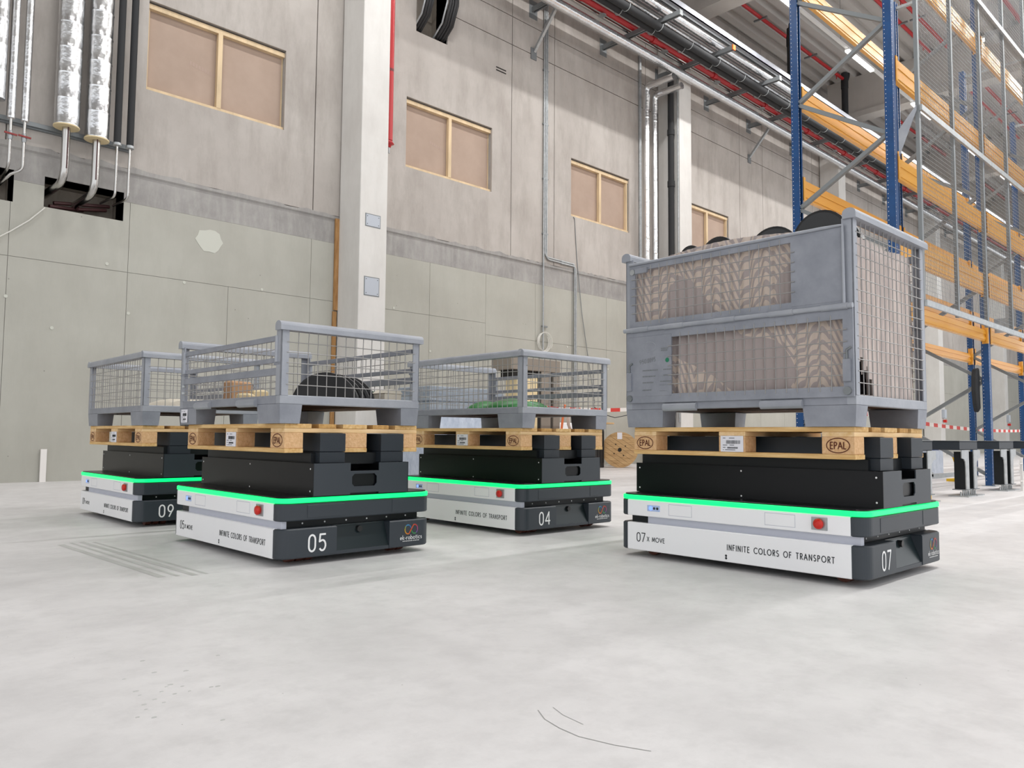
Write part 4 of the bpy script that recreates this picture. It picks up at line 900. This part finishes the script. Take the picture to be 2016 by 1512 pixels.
for k in ('07', '05', '04', '09'):
    X, Y, W = POS[k]; robot(k, X, Y, W, RL[k]); c_, s_ = math.cos(W), math.sin(W)
    def loc(lx, ly, lz): return (X+lx*c_-ly*s_, Y+lx*s_+ly*c_, lz)
    pallet(*loc(-.011, -.005, .6885), W, {'07': 'wooden euro pallet at right under the tall cage', '05': 'wooden euro pallet under the open railed cage, left foreground', '04': 'wooden euro pallet under the cage holding green lids', '09': 'wooden euro pallet under the far left cage'}[k])
    dx = {'07': -.0213, '05': -.035, '04': -.002, '09': -.005}[k]
    cg = cage(*loc(dx, 0, .689), W, CG[k][0], CG[k][1], CG[k][2])
    if k == '05': barcode_label(cg, (-.4165, .605, .012), (0, -1, 0), (0, 0, 1), .095, .076)
# ------------------------------------------------------------------ cage contents
def arch(X, Y, Z, W, R_, Hh, L_, n=4, lab='', tilt=0, m='rubber'):
    """half-round ribbed black cover lying on its rim"""
    t = empty('plastic_cover', (X, Y, Z), W, lab, 'cover', 'black half-round plastic covers')
    Rc = (R_*R_+Hh*Hh)/(2*Hh); a0 = math.asin(min(1, R_/Rc)); seg = L_/n
    for k in range(n):
        y0 = k*seg; pts = []
        N_ = 16
        def ring(R0, y): return [(R0*math.sin(-a0+2*a0*i/N_), y, Hh-Rc+R0*math.cos(-a0+2*a0*i/N_)) for i in range(N_+1)]
        prof = [(Rc-.012, y0), (Rc, y0+.004), (Rc, y0+seg*.18), (Rc-.014, y0+seg*.26), (Rc-.014, y0+seg*.95), (Rc-.03, y0+seg*.98)]
        vs = []; 
        for R0, y in prof: vs += ring(R0, y)
        k_ = N_+1; fs = [(j*k_+i, j*k_+i+1, (j+1)*k_+i+1, (j+1)*k_+i) for j in range(len(prof)-1) for i in range(N_)]
        mb = MB(); mb.add(vs, fs, False)
        # end disc
        e = ring(Rc-.012, y0); mb.add(e, [tuple(range(len(e)))[::-1]]); e = ring(Rc-.03, y0+seg*.98); mb.add(e, [tuple(range(len(e)))])
        mb.build('rib_segment', m, t)
        eb = MB(); v2 = ring(Rc+.001, y0+.006)+ring(Rc+.002, y0+seg*.14); eb.add(v2, [(i, i+1, k_+i+1, k_+i) for i in range(N_)]); eb.build('rib_edge', 'rubber_edge', t)
    t.rotation_euler = (0, tilt, W); return t
def L(k, lx, ly, lz):
    X, Y, W = POS[k]; return (X+lx*math.cos(W)-ly*math.sin(W), Y+lx*math.sin(W)+ly*math.cos(W), .689+lz)
arch(*L('05', -.12, -.47, .127), -.95, .19, .15, .34, 4, 'black half-round ribbed cover lying in the open cage on robot 05')
t = empty('green_bracket', L('05', .205, -.28, .127), -.05, 'green welded steel part with a lifting eye, in the cage on robot 05', 'steel part')
MB().prism([(-.14, 0), (.14, 0), (.14, .06), (.08, .085), (-.01, .105), (-.08, .10), (-.14, .08)], 0, .02, .002, T=Matrix(((1, 0, 0, 0), (0, 0, 1, 0), (0, 1, 0, 0), (0, 0, 0, 1)))).box(-.14, .14, 0, .14, 0, .012).build('plate', 'green', t)
MB().tube([(-.02+.02*math.cos(i*.5), .01, .115+.02*math.sin(i*.5)) for i in range(14)], .005, 6).build('lifting_eye', 'green', t)
t = empty('small_carton', L('05', .26, -.50, .127), .1, 'small beige carton with folded lid in the cage on robot 05', 'carton'); MB().bbox(-.06, .06, -.05, .05, 0, .05, .003).build('body', 'sack', t); MB().prism([(-.066, .05), (.066, .05), (.05, .068), (-.02, .075)], -.055, .055, 0, T=Matrix(((1, 0, 0, 0), (0, 0, 1, 0), (0, 1, 0, 0), (0, 0, 0, 1)))).build('lid', 'sack', t)
for j, (dx, dy, s, rz, m, lb) in enumerate(((-.24, .34, .08, .4, 'carton', 'crumpled brown cardboard piece'), (-.12, .46, .07, -.3, 'carton', 'torn tan cardboard flap'), (-.28, .12, .06, .9, 'beige', 'pale rolled foam piece'), (-.16, .22, .05, .2, 'beige', 'wedge of cream packing foam'))):
    o = MB().prism([(-s, -s*.6), (s, -s*.7), (s*.9, s*.5), (-s*.3, s*.8), (-s*.9, s*.3)], 0, (.13, .09, .05, .08)[j], .012).build('packing_piece', m); o.location = L('05', dx, dy, .127); o.rotation_euler = (0, 0, rz); tag(o, lb+' lying in the far end of the cage on robot 05', 'packing')
for j, (x, y, r_, lb) in enumerate(((-.16, -.25, .20, 'large, with a pale blue sticker'), (.0, .22, .16, 'half hidden behind the corner post'), (.22, -.05, .15, 'toward the right end'))):
    t = empty('green_cover', L('04', x, y, .127), .6*j, 'domed green metal cover, %s, in the cage on robot 04' % lb, 'cover', 'green covers in the cage')
    MB().tube([(0, 0, 0), (0, 0, .02), (0, 0, .05), (0, 0, .075), (0, 0, .085)], [r_, r_*.98, r_*.75, r_*.4, r_*.05], 24).build('dome', 'green', t)
    if j == 0: MB().add([(.06, -.13, .052), (.13, -.10, .052), (.09, .0, .079), (.03, -.03, .080)], [(0, 1, 2, 3)]).build('sticker', 'cyan', t)
o = MB(); vs = []; N1, N2 = 14, 10
for j in range(N2+1):
    for i in range(N1+1):
        u, v = i/N1*2-1, j/N2*2-1; h = max(0, (1-u*u*u*u))*max(0, (1-v*v*v*v)); vs.append((u*.22, v*.3, .075*h**.5+.008*math.sin(7*u+3*v)*h))
o.add(vs, [(j*(N1+1)+i, j*(N1+1)+i+1, (j+1)*(N1+1)+i+1, (j+1)*(N1+1)+i) for j in range(N2) for i in range(N1)], True)
o = o.build('white_sack', 'sack'); o.location = L('09', .02, -.2, .127); tag(o, 'flat white sack lying in the cage on robot 09', 'sack')
# cardboard liner of the tall cage
t = empty('cardboard_liner', L('07', -.0213, 0, .127), POS['07'][2], 'grey-beige corrugated cardboard liner standing inside the tall cage', 'cardboard')
def sheet(name, P0, P1, top, m, amp=.006, per=.055, n=170, z0=0.0, nz=12, hole=None):
    P0 = Vector(P0); P1 = Vector(P1); d = P1-P0; Ln = d.length; nn = Vector((d.y, -d.x, 0)).normalized(); mb = MB(); vs = []
    for j in range(nz+1):
        for i in range(n+1):
            u = i/n; s = u*Ln; zt = top(u); z = z0+(zt-z0)*j/nz; off = amp*math.cos(2*math.pi*s/per)*(1 if z < zt*.93 else .5)+.006*math.sin(5*z+9*u); vs.append(P0+d*u+nn*off+Vector((0, 0, z)))
    fs = []
    for j in range(nz):
        for i in range(n):
            if hole and hole((i+.5)/n, (j+.5)/nz): continue
            fs.append((j*(n+1)+i, j*(n+1)+i+1, (j+1)*(n+1)+i+1, (j+1)*(n+1)+i))
    mb.add(vs, fs, True); return mb.build(name, m, t)
def hole_f(u, v):
    if .83 < u < .865 and .60 < v < .69 and math.sin(u*300+v*40) > -.6: return True
    if .60 < u < .74 and .515 < v < .555: return True
    return False
sheet('front_sheet', (-.385, .575, 0), (-.385, -.575, 0), lambda u: .765+.045*math.sin(math.pi*min(1, u*1.05))-.03*(u > .80), 'liner', hole=hole_f, nz=40, n=220)
def hole_e(u, v): return (.03 < u < .23 and .02 < v < .20+.04*math.sin(u*60)) or (.24 < u < .29 and .02 < v < .12)
sheet('end_sheet', (-.365, -.585, 0), (.33, -.585, 0), lambda u: .735+.01*math.sin(9*u), 'liner_end_lit', amp=.010, per=.05, n=150, nz=40, hole=hole_e)
sheet('back_sheet', (.385, -.575, 0), (.385, .575, 0), lambda u: .74, 'liner', n=120)
sheet('far_sheet', (.36, .59, 0), (-.36, .59, 0), lambda u: .74, 'liner_end_lit', n=90)
# black tubs inside and on top
for j, (x, y, z, W_, r_, h_, l_, lb) in enumerate(((-.33, -.43, .885, -1.5, .13, .13, .30, 'largest, by the near post'), (-.34, -.20, .885, -1.4, .12, .095, .28, 'second from near end'), (-.33, .12, .915, -1.6, .10, .075, .24, 'third from near end'), (-.34, .28, .925, -1.5, .06, .045, .2, 'smallest, far end'))):
    arch(*L('07', x, y, z), W_, r_, h_, l_, 2, 'black cover on top of the tall cage, '+lb)
for j, (x, y, z, lb) in enumerate(((-.18, -.37, .127, 'seen through the torn liner'), (-.15, .0, .127, 'middle of the cage floor'), (-.1, .38, .127, 'far end of the cage floor'))):
    o = MB().prism(rr(-.16, .16, -.17, .17, .06, 5), 0, .62, .02).build('black_tub', 'rubber'); o.location = L('07', x+.05, y, z); tag(o, 'black plastic tub inside the cardboard liner, '+lb, 'tub', 'black tubs in the tall cage')
# ------------------------------------------------------------------ floor marks (part of the floor)
TM = ((1.22, 5.0, 1.28, 3.60, .035), (1.29, 5.05, 1.35, 3.58, .02), (1.34, 5.05, 1.41, 3.55, .03), (1.40, 5.0, 1.47, 3.55, .018))
for (xa, ya, xb, yb, ww) in TM:
    m = MB(); m.add([(xa, ya, .0006), (xa+ww, ya, .0006), (xb+ww, yb, .0006), (xb, yb, .0006)], [(3, 2, 1, 0)]); m.build('tyre_mark', 'tyre', fl)
def fmark(pts, wd): 
    mb = MB(); ribbon(mb, pts, wd, (0, 0, 0), (1, 0, 0), (0, 1, 0), (0, 0, 1), 0, .0006); mb.build('scratch', 'scratch', fl)

fmark([(1.33, 1.30), (1.30, 1.25), (1.285, 1.19), (1.28, 1.13), (1.30, 1.05), (1.33, .98)], .0022)
fmark([(1.37, 1.29), (1.35, 1.24), (1.34, 1.17)], .0016)
for k in range(22):
    a, b = random.gauss(.78, .06), random.gauss(2.0, .14); q = random.uniform(.0025, .0055)
    MB().prism([(a+q*math.cos(i)*1.4, b+q*math.sin(i)) for i in (0, 1, 2, 3, 4, 5.2)], 0, .0007).build('stain_spot', 'tyre', fl)
